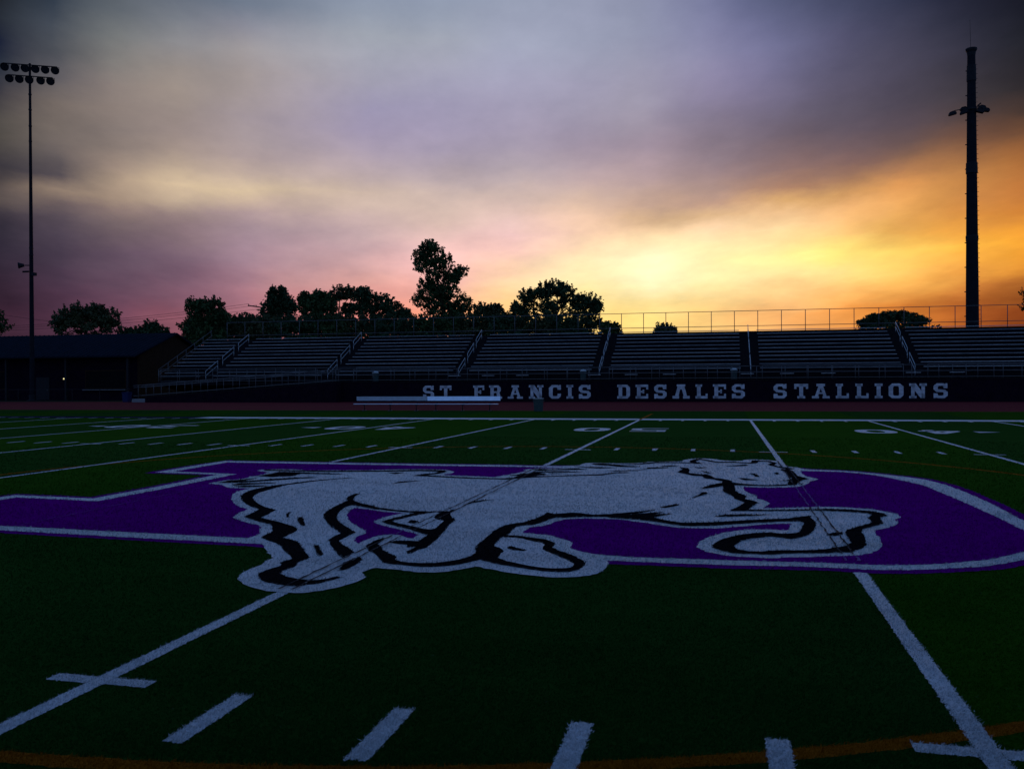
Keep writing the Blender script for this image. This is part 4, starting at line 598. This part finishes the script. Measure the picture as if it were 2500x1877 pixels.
# companion benches along the walkway
SB = [-18.3, -15.4, -12.5, -6.55, -3.6, -.6, 5.35, 8.3, 11.3, 17.3, 20.3]
pr = None
WHERE = ['below the third stair aisle', 'between the third and fourth stair aisles, nearer the third', 'between the third and fourth stair aisles, nearer the fourth', 'below the fourth stair aisle', 'between the fourth and fifth stair aisles, nearer the fourth',
 'between the fourth and fifth stair aisles, nearer the fifth', 'below the fifth stair aisle', 'between the fifth and sixth stair aisles, nearer the fifth', 'between the fifth and sixth stair aisles, nearer the sixth', 'below the sixth stair aisle', 'just past the sixth stair aisle']
for i, x in enumerate(SB):
    if pr is None:
        o = pr = thing('companion_bench', (0, 0, 0), 'x', 'short bench', 'short benches on the walkway')
        mb = MB(); mb.box((-.5, -.13, .40), (.5, .13, .445)); mb.build('seat', 'seat', o, bevel=.006)
        for s in (-.36, .36):
            mb = MB(); mb.box((s-.03, -.1, 0), (s+.03, .1, .40)); mb.build('leg', 'deck', o)
    else: o = copy_tree(pr)
    o.location = (x, WY+.95, WT); o['label'] = 'short grey bench on the walkway ' + WHERE[i]
# walkway bins
pr = None
for x, lab in ((-25.3, 'dark bin on the walkway left of the third stair aisle'), (-7.45, 'dark bin on the walkway just left of the fourth stair aisle'), (4.35, 'dark bin on the walkway just left of the fifth stair aisle')):
    if pr is None:
        o = pr = thing('walkway_bin', (0, 0, 0), 'x', 'bin', 'bins on the bleacher walkway')
        mb = MB(); mb.lathe((0, 0, 0), (0, 0, 1), [(0, .20), (.02, .22), (.68, .26), (.70, .24)], 16); mb.build('body', 'bin', o, smooth=False)
        mb = MB(); mb.lathe((0, 0, .70), (0, 0, 1), [(0, .275), (.04, .275), (.16, .14), (.19, .05)], 16); mb.build('lid', 'binrim', o)
    else: o = copy_tree(pr)
    o.location = (x, WY+.9, WT); o['label'] = lab

# ------------------------------------------------------------------ access ramp
RYF = 64.8
rp = thing('access_ramp', (-37, RYF, 0), 'long sloping access ramp with pipe rails up to the walkway', 'ramp')
rx = 37.0
def rz_(x): return 1.72 + (x+28.0)*.0665
mb = MB(); mb.slab([(-46.2+rx, 0.0), (-28.0+rx, 0.0), (-28.0+rx, 1.64), (-46.2+rx, rz_(-46.2)-.08)], 0, .06, axis='y')
mb.box((-28.06+rx, .06, 0), (-28.0+rx, 1.16, 1.64)); mb.build('side_wall', 'wall', rp)
mb = MB(); mb.slab([(-46.2+rx, rz_(-46.2)-.08), (-28.0+rx, 1.64), (-28.0+rx, 1.72), (-46.2+rx, rz_(-46.2))], -.02, 1.19, axis='y'); mb.build('deck', 'deck', rp)
for yy in (.03, 1.12):
    e = bpy.data.objects.new('handrail', None); COL.objects.link(e); e.parent = rp
    mb = MB()
    for h in (1.03, .86, .12): mb.tube((-47.4+rx, yy, rz_(-47.4)+h+.02), (-28.1+rx, yy, 1.72+h), .022)
    mb.build('rail', 'rail', e, smooth=True)
    mb = MB()
    for j in range(13): x = -46.9+j*1.55; mb.tube((x+rx, yy, max(0, rz_(x)-.02)), (x+rx, yy, rz_(x)+1.04), .024)
    mb.build('posts', 'rail', e, smooth=True)
mb = MB(); mb.box((-47.5+rx, -.05, 0), (-46.2+rx, 1.2, .30)); mb.build('landing', 'conc', rp, bevel=.02)

# ------------------------------------------------------------------ team benches and bin at the sideline
def make_bench(x, y, label, b0=.215, b1=.25):
    o = thing('team_bench', (x, y, 0), label, 'bench', 'aluminium team benches')
    W = 2.17
    mb = MB(); mb.box((-W-.06, -.14, .375), (W-.06, .13, .42)); mb.build('seat', 'bench', o, bevel=.01)
    mb = MB(); z0, z1 = .59, .83
    mb.add([(-W, b0-.03, z0), (W, b0-.03, z0), (W, b1-.03, z1), (-W, b1-.03, z1), (-W, b0, z0), (W, b0, z0), (W, b1, z1), (-W, b1, z1)], [(0,1,2,3),(7,6,5,4),(0,4,5,1),(1,5,6,2),(2,6,7,3),(3,7,4,0)])
    for f in (.2, .5, .8):
        y_ = b0-.03+(b1-b0)*f; z_ = z0+(z1-z0)*f
        mb.box((-W, y_-.005, z_-.004), (W, y_+.004, z_+.004))
    mb.build('backrest', 'bench', o)
    for sx in (-1.6, 0, 1.6):
        lg = MB(); lg.tube((sx, 0, .03), (sx, 0, .375), .026); lg.tube((sx, -.12, .352), (sx, .27, .352), .02); lg.tube((sx, .26, .36), (sx, b1+.03, .80), .02)
        l_ = lg.build('leg', 'steel', o, smooth=True)
        ft = MB(); ft.tube((sx-.0, -.3, .022), (sx+.0, .34, .022), .022); ft.build('foot', 'rail', l_, smooth=True)
    return o
make_bench(-15.33, 44.35, 'aluminium team bench with plank back, farther from the bin', .25, .235); make_bench(-10.95, 44.35, 'aluminium team bench with plank back, beside the grey bin')
tb = thing('trash_can', (-6.52, 44.25, 0), 'round grey green trash can on the turf edge beside the benches', 'trash can')
mb = MB(); mb.lathe((0, 0, 0), (0, 0, 1), [(0, .235), (.02, .25), (.66, .285), (.68, .27)], 24)
for a in range(12): mb.box((-.012+.0, -.012, .05), (.012, .012, .1))
mb.build('body', 'bin', tb)
mb = MB(); mb.lathe((0, 0, .68), (0, 0, 1), [(0, .30), (.045, .31), (.05, .28), (.01, .27)], 24); mb.build('rim', 'binrim', tb)
for s in (-1, 1):
    mb = MB(); mb.box((s*.30-.02, -.06, .56), (s*.30+.02, .06, .60)); mb.build('handle', 'bin', tb)

bb = thing('blue_bin', (-48.7, 65.7, 0), 'small dark blue bin standing at the foot of the ramp', 'bin')
M['blue'] = mat('blue plastic', (.010, .018, .07), .7, spec=.1)
mb = MB(); mb.add([(-.26,-.26,0),(.26,-.26,0),(.26,.26,0),(-.26,.26,0),(-.31,-.31,.82),(.31,-.31,.82),(.31,.31,.82),(-.31,.31,.82)], [(3,2,1,0),(4,5,6,7),(0,1,5,4),(1,2,6,5),(2,3,7,6),(3,0,4,7)]); mb.build('body', 'blue', bb, bevel=.03)
mb = MB(); mb.box((-.33, -.34, .825), (.33, .33, .90)); mb.build('lid', 'blue', bb, bevel=.03)

# ------------------------------------------------------------------ floodlight mast
PX, PY = -62.72, 70.2
fl = thing('floodlight_mast', (PX, PY, 0), 'tall dark mast carrying two rows of round floodlights', 'light mast')
mb = MB(); mb.tube((0, 0, .12), (0, 0, 11.5), .235, 16, .19); mb.tube((0, 0, 11.5), (0, 0, 22), .19, 16, .145); mb.tube((0, 0, 22), (0, 0, 33.2), .145, 16, .105)
mb.build('pole', 'pole', fl)
mb = MB(); mb.lathe((0, 0, 0), (0, 0, 1), [(0, .45), (.10, .45), (.14, .30), (.6, .30), (.62, .24)], 16); mb.build('base_plate', 'steel', fl)
mb = MB()
for z in (4.3, 14.3, 15.0, 25.5, 27.0, 28.6, 30.1): mb.lathe((0, 0, z), (0, 0, 1), [(0, .20 if z < 20 else .155), (.12, .20 if z < 20 else .155)], 14)
mb.build('collars', 'steel', fl)
arm = Vector((.885, .466, 0)); face = Vector((.42, -.80, -.43)).normalized()
def lamp(parent, c, r, face, m='steel'):
    mb = MB(); c = Vector(c)
    mb.lathe(c - face*r*.95, face, [(0, .25*r), (.18*r, .55*r), (.5*r, .85*r), (.95*r, r), (1.05*r, r*1.03), (1.08*r, r*.97), (.9*r, r*.9)], 16)
    mb.lathe(c - face*r*1.35, face, [(0, .22*r), (.1*r, .26*r), (.42*r, .26*r)], 10)
    o = mb.build('floodlight', m, parent, smooth=False)
    mb2 = MB()
    side = face.cross(Vector((0, 0, 1))).normalized()
    mb2.tube(c+side*r*.9-face*.2*r, c+side*r*.9-face*.2*r+Vector((0, 0, r*.75)), .02, 6); mb2.tube(c-side*r*.9-face*.2*r, c-side*r*.9-face*.2*r+Vector((0, 0, r*.75)), .02, 6)
    mb2.tube(c+side*r*.9-face*.2*r+Vector((0, 0, r*.75)), c-side*r*.9-face*.2*r+Vector((0, 0, r*.75)), .02, 6)
    mb2.build('yoke', m, o); return o
for z, us in ((33.05, (-2.2, -1.26, -.39, .53, 1.41, 2.3)), (31.95, (-1.78, -.9, -.02, 1.0, 1.88))):
    mb = MB(); a = arm*(us[0]-.15); b = arm*(us[-1]+.15)
    mb.tube((a.x, a.y, z), (b.x, b.y, z), .055, 8); mb.build('crossarm', 'steel', fl)
    for u in us:
        c = arm*u; lamp(fl, (c.x+face.x*.18, c.y+face.y*.18, z-.40), .385, face)
mb = MB(); mb.tube((-.15, -.1, 13.35), (-.55, -.25, 13.35), .05); mb.lathe((-.55, -.3, 13.35), (-.8, -.6, -.1), [(0, .14), (.22, .2), (.5, .31), (.54, .29), (.4, .22)], 16); mb.tube((-.2, -.1, 12.75), (-.75, -.3, 12.72), .09, 8); mb.build('horn_speaker', 'steel', fl)
mb = MB(); mb.tube((.1, -.1, 12.65), (.35, -.2, 12.6), .05); mb.box((.28, -.35, 12.3), (.68, -.05, 12.6)); mb.build('junction_box', 'steel', fl)

# ------------------------------------------------------------------ cell tower
tw = thing('cell_tower', (28.38, 95, 0), 'thick tapering monopole tower with lamps behind the bleachers', 'tower')
mb = MB(); mb.tube((0, 0, .1), (0, 0, 12), .66, 40, .585); mb.tube((0, 0, 12), (0, 0, 24), .585, 40, .48); mb.tube((0, 0, 24), (0, 0, 34.9), .48, 40, .37); mb.build('shaft', 'pole', tw)
mb = MB(); mb.lathe((0, 0, 34.6), (0, 0, 1), [(0, .38), (.35, .42), (.55, .53), (.72, .55), (.75, .5)], 20); mb.build('cap', 'steel', tw)
mb = MB(); mb.tube((-.05, 0, 35.3), (-.12, 0, 38.3), .02, 6, .012); mb.build('antenna', 'steel', tw)
for args in (((0, 0, 32.0), [(0, .42), (.02, .45), (1.6, .43), (1.62, .40)]), ((0, 0, 22.6), [(0, .53), (.02, .56), (1.1, .54), (1.12, .5)]), ((0, 0, 15.7), [(0, .58), (.5, .6), (.6, .56)])):
    mb = MB(); mb.lathe(args[0], (0, 0, 1), args[1], 20); mb.build('shroud', 'steel', tw)
mb = MB()
for i in range(68):
    z = 1.5+i*.48
    r = .66-.29*z/35
    mb = MB(); mb.tube((r*.97, -.1, z), (r*.97+.17, -.1, z), .018, 6); mb.build('climbing_peg', 'steel', tw)
for i in range(13):
    z = 3+i*2.5; r = .66-.29*z/35; mb = MB(); mb.box((-r*.97-.2, -.12, z), (-r*.97, -.08, z+.1)); mb.build('cable_bracket', 'steel', tw)
def shoebox(u, yy, z, rot, tilt):
    mb = MB(); M4 = Matrix.Translation((u, yy, z)) @ Matrix.Rotation(rot, 4, 'Z') @ Matrix.Rotation(tilt, 4, 'Y')
    prof = [(-.42, -.24), (.42, -.20), (.46, -.02), (.30, .20), (-.12, .24), (-.40, .02)]
    vs = [M4 @ Vector((x*.86, s*.22, z_*.84)) for s in (-1, 1) for x, z_ in prof]
    n = len(prof); mb.add(vs, [tuple(range(n)), tuple(reversed(range(n, 2*n)))] + [(i, n+i, n+(i+1) % n, (i+1) % n) for i in range(n)])
    return mb
AR = [(-1.82, -.1, 28.85, math.pi, .28), (-.86, -.55, 28.78, math.pi, .35), (-.58, .5, 29.4, math.pi, .1), (.66, -.5, 28.8, 0, .35), (1.02, .2, 29.35, 0, .22), (1.26, -.2, 28.95, 0, .22)]
for u, yy, z, rot, ti in AR: shoebox(u, yy, z, rot, ti).build('floodlight', 'steel', tw, bevel=.03)
mb = MB(); mb.tube((-1.65, -.1, 29.1), (.95, .1, 29.5), .045); mb.tube((-.86, -.5, 29.1), (.66, -.5, 29.1), .045); mb.lathe((0, 0, 29.0), (0, 0, 1), [(0, .5), (.25, .5)], 20); mb.tube((.6, .1, 29.5), (.9, .1, 29.75), .07); mb.build('bracket', 'steel', tw)

# ------------------------------------------------------------------ low building at the end of the stand
bx1, by0, by1, bx0 = -53.6, 74.0, 86.0, -105.0
bd = thing('field_house', (bx1, by0, 0), 'long low building with dark metal roof beside the bleachers', 'building')
D_ = by1-by0; EZ, RZ = 4.62, 7.05
mb = MB(); mb.box((bx0-bx1, .25, 0), (-.25, .45, 4.5)); mb.box((bx0-bx1, D_-.2, 0), (-.25, D_, 4.5)); mb.build('wall', 'wall', bd)
mb = MB(); mb.slab([(.25, 0), (D_, 0), (D_, 4.45), (D_/2, RZ-.2), (.25, 4.45)], -.25, 0, axis='x'); mb.build('gable_wall', 'brick', bd)
mb = MB()
for s in (0, 1):
    ye = -1.0 if s == 0 else D_+1.0; yr = D_/2 + (.0 if s == 0 else .0)
    x0, x1 = bx0-bx1-.6, .45
    mb.add([(x0, ye, EZ-.15), (x1, ye, EZ-.15), (x1, yr, RZ), (x0, yr, RZ), (x0, ye, EZ-.32), (x1, ye, EZ-.32), (x1, yr, RZ-.17), (x0, yr, RZ-.17)], [(0,1,2,3),(7,6,5,4),(0,4,5,1),(1,5,6,2),(2,6,7,3),(3,7,4,0)])
    nrib = 90
    for j in range(nrib):
        x = x0+.3+(x1-x0-.6)*j/(nrib-1); dy = yr-ye
        mb.add([(x-.03, ye, EZ-.149), (x+.03, ye, EZ-.149), (x+.03, yr, RZ+.001), (x-.03, yr, RZ+.001), (x-.02, ye, EZ-.10), (x+.02, ye, EZ-.10), (x+.02, yr, RZ+.05), (x-.02, yr, RZ+.05)], [(4,5,6,7),(0,1,5,4),(1,2,6,5),(2,3,7,6),(3,0,4,7)])
mb.build('roof', 'roof', bd)
for j, x in enumerate((-.8, -8, -15.2, -22.4, -29.6)):
    mb = MB(); mb.box((x-.1, -.6, 0), (x+.1, -.4, 4.35)); mb.build('post', 'steel', bd)
for x0, x1 in ((-6.2, -1.6), (-19.0, -15.9), (-27.2, -23.6)):
    mb = MB(); mb.box((x0-.08, .18, 1.15), (x1+.08, .248, 3.05)); w_ = mb.build('window', 'brick', bd)
    mb = MB(); mb.box((x0, .165, 1.25), (x1, .178, 2.95)); mb.build('pane', 'dark', w_)
mb = MB(); mb.box((-6.4, -.12, 1.02), (-1.4, .16, 1.10)); mb.build('counter', 'conc', bd)
mb = MB(); mb.box((-12.2, .2, .02), (-10.6, .248, 2.35)); dr = mb.build('door', 'steel', bd)
mb = MB(); mb.box((-10.85, .12, 1.0), (-10.75, .2, 1.12)); mb.build('handle', 'rail', dr)
lm = bpy.data.materials.new('lit lamp'); lm.use_nodes = True; pb = lm.node_tree.nodes['Principled BSDF']; pb.inputs['Emission Color'].default_value = (1, .82, .3, 1); pb.inputs['Emission Strength'].default_value = .9
mb = MB(); mb.box((-8.88, .12, 2.0), (-8.62, .25, 2.4)); w_ = mb.build('wall_lamp', 'steel', bd)
mb = MB(); mb.lathe((-8.75, .10, 2.2), (0, -1, 0), [(-.03, .07), (.02, .085), (.05, .05)], 12); mb.build('bulb', lm, w_)
# low rail fence in front of it
fe_ = thing('pipe_fence', (-56, 67.6, 0), 'low dark pipe fence along the track before the low building', 'fence')
mb = MB()
for h in (1.15, .08): mb.tube((-24, 0, h), (6.2, 0, h), .025)
mb.build('rail', 'steel', fe_)
for j in range(11):
    mb = MB(); mb.tube((-24+j*3.0, 0, 0), (-24+j*3.0, 0, 1.2), .03); mb.build('post', 'steel', fe_)

# ------------------------------------------------------------------ utility pole and wires
up_ = thing('utility_pole', (-60.57, 112, 0), 'wooden utility pole with tilted crossarm rising among the trees', 'utility pole')
mb = MB(); mb.tube((0, 0, 0), (0, 0, 12.9), .17, 10, .12); mb.build('pole', 'wood', up_)
mb = MB(); mb.tube((-2.0, -.9, 12.75), (1.2, .5, 12.25), .085, 6); mb.build('crossarm', 'wood', up_)
for u in (-1.9, -.95, .95):
    mb = MB(); z = 12.75-(u+2.0)*.156; mb.lathe((u, u*.45, z+.06), (0, 0, 1), [(0, .04), (.05, .07), (.1, .05), (.14, .07), (.18, .03)], 8); mb.build('insulator', 'steel', up_)
def wire(p, q, sag, lab):
    mb = MB(); p = Vector(p); q = Vector(q); n = 24; pts = []
    for i in range(n+1):
        u = i/n; c = p.lerp(q, u); c.z -= 4*sag*u*(1-u); pts.append(c)
    for a, b in zip(pts, pts[1:]): mb.tube(a, b, .022, 5)
    tag(mb.build('power_line', 'steel', recalc=False), lab, 'power line', 'power lines left of the utility pole')
wire((-62.47, 111.1, 12.98), (-122, 112, 10.75), .9, 'uppermost black power line running left from the utility pole')
wire((-61.5, 111.57, 12.8), (-122, 112, 10.4), .9, 'middle black power line running left from the utility pole')
wire((-59.6, 112.4, 12.5), (-122, 112, 10.1), .9, 'lowest black power line running left from the utility pole')
wire((-112, 112, 13.6), (-92, 112, 10.75), .2, 'single power line crossing behind the floodlight mast')

# ------------------------------------------------------------------ trees
TREE_LABELS = ['dark tree cut by the left edge beyond the mast', 'broad round tree behind the low building roof', 'small low shrub at the end of the low building roof', 'rounded tree behind the left end of the bleachers', 'low bushy tree between rounded tree and utility pole',
 'narrow pointed tree just right of the utility pole', 'feathery topped tree next to the narrow pointed one', 'spreading tree with sky showing through its crown', 'dense tree sloping down toward the tall leaning tree', 'tallest tree, leaning crown with bulge on its left',
 'low bush between the tallest tree and the wide domed tree', 'wide domed tree with a lobe on its right, against the bright sky', 'small bush poking above the stand beside the domed tree', 'tiny bush tip above the top row against the yellow sky', 'flat domed oak behind the back fence near the tower', 'tree tip cut by the right edge beyond the tower']
sh = 0
SHW = ['below the narrow pointed tree', 'below the feathery topped tree', 'below the spreading tree', 'between spreading and sloping trees', 'at the foot of the sloping tree', 'left of the tallest tree trunk', 'left of the low bush', 'under the left side of the domed tree', 'at the foot of the tallest tree', 'under the middle of the domed tree', 'under the right lobe of the domed tree', 'below the rounded tree behind the stand end']
def build_tree(i, kind, x, y, lobes, label):
    rr = random.Random(100+i); nr = np.random.default_rng(50+i)
    big = kind != 'S'
    o = thing('tree' if big else 'shrub', (x, y, 0), label, 'tree' if big else 'shrub', 'trees beyond the bleachers' if big else 'shrubs beyond the bleachers', rz=-YAW)
    zs = [l[1] for l in lobes]; zmin = min(l[1]-l[3] for l in lobes); zmax = max(l[1]+l[3] for l in lobes)
    cxm = sum(l[0]*l[2]*l[3] for l in lobes)/sum(l[2]*l[3] for l in lobes)
    # trunk and limbs
    tk = MB(); base = Vector((cxm*.6, 0, 0)); fork = Vector((cxm*.8, 0, zmin+.25*(zmax-zmin) if big else zmin*.6)); tr = .012*zmax+.08
    tk.tube(base, fork, tr*1.3, 8, tr*.8)
    for l in lobes:
        e = Vector((l[0], rr.uniform(-.3, .3)*l[2], l[1])); m_ = fork.lerp(e, .5)+Vector((rr.uniform(-.3, .3), rr.uniform(-.3, .3), .3))
        tk.tube(fork, m_, tr*.55, 6, tr*.35); tk.tube(m_, e, tr*.35, 6, tr*.12)
        for _ in range(6):
            d = Vector((rr.gauss(0, 1), rr.gauss(0, 1), rr.gauss(.3, 1))).normalized(); t2 = e+Vector((d.x*l[2]*.95, d.y*l[2]*.7, d.z*l[3]*.95))
            tk.tube(e, t2, tr*.13, 5, .015)
    tk.build('trunk', 'bark', o, recalc=False)
    # leaf clumps scattered through the lobes, ragged at the rim
    V = []; ctr = []
    for (lx, lz, lrx, lrz) in lobes:
        ry = .75*lrx+.4
        nclump = int((18 + 9*lrx*lrz)*{'H': .56, 'S': 1.3, 'D': 1.2}.get(kind, .95))
        for _ in range(nclump):
            d = nr.normal(size=3); d /= np.linalg.norm(d); rad = nr.random()**.42*1.03
            c = np.array([lx+d[0]*lrx*rad, d[1]*ry*rad, lz+d[2]*lrz*rad])
            cr = .20+.32*nr.random(); k = int(20+20*nr.random())
            p = c + nr.normal(size=(k, 3))*cr*np.array([.62, .62, .5]); ctr.append(p)
        for _ in range(int(14+6*(lrx+lrz))):    # leafy shoots past the rim, mostly reaching up and out
            a = nr.normal(np.pi/2, 1.15); q = np.array([math.cos(a), nr.normal()*.4, math.sin(a)])
            s0 = np.array([lx, 0, lz])+q*np.array([lrx, ry, lrz])*nr.uniform(.75, 1.0); k = int(nr.integers(10, 22))
            dirn = q*np.array([.7, .4, .8])+np.array([0, 0, .35]); ln = nr.uniform(.25, 1.0)*min(1, lrx/1.3)*(.35 if kind == 'D' else 1); tt = np.linspace(0, 1, k)[:, None]
            ctr.append(s0+dirn*tt*ln+nr.normal(size=(k, 3))*(.17*(1-.65*tt)))
    P = np.concatenate(ctr); n = len(P)
    a = nr.normal(size=(n, 3)); a /= np.linalg.norm(a, axis=1)[:, None]; b = np.cross(a, nr.normal(size=(n, 3))); b /= np.linalg.norm(b, axis=1)[:, None]
    s = nr.uniform(.09, .19, size=(n, 1)); a = a*s*1.35; b = b*s*.8
    vs = np.stack([P-a, P+b*.9, P+a, P-b*.9], 1).reshape(-1, 3)
    me = bpy.data.meshes.new('crown'); me.vertices.add(4*n); me.vertices.foreach_set('co', vs.ravel())
    me.loops.add(4*n); me.loops.foreach_set('vertex_index', np.arange(4*n)); me.polygons.add(n); me.polygons.foreach_set('loop_start', np.arange(0, 4*n, 4)); me.polygons.foreach_set('loop_total', np.full(n, 4)); me.update(); me.validate()
    me.materials.append(M[['leaf', 'leaf2', 'leaf3'][i % 3]])
    c = bpy.data.objects.new('crown', me); COL.objects.link(c); c.parent = o
    return n
tot = 0
for i, (kind, x, y, lobes) in enumerate(TREES):
    lab = TREE_LABELS[i] if i < len(TREE_LABELS) else 'dark shrub behind the back fence ' + SHW[i-len(TREE_LABELS)]
    tot += build_tree(i, kind, x, y, lobes, lab)
print('leaves', tot)
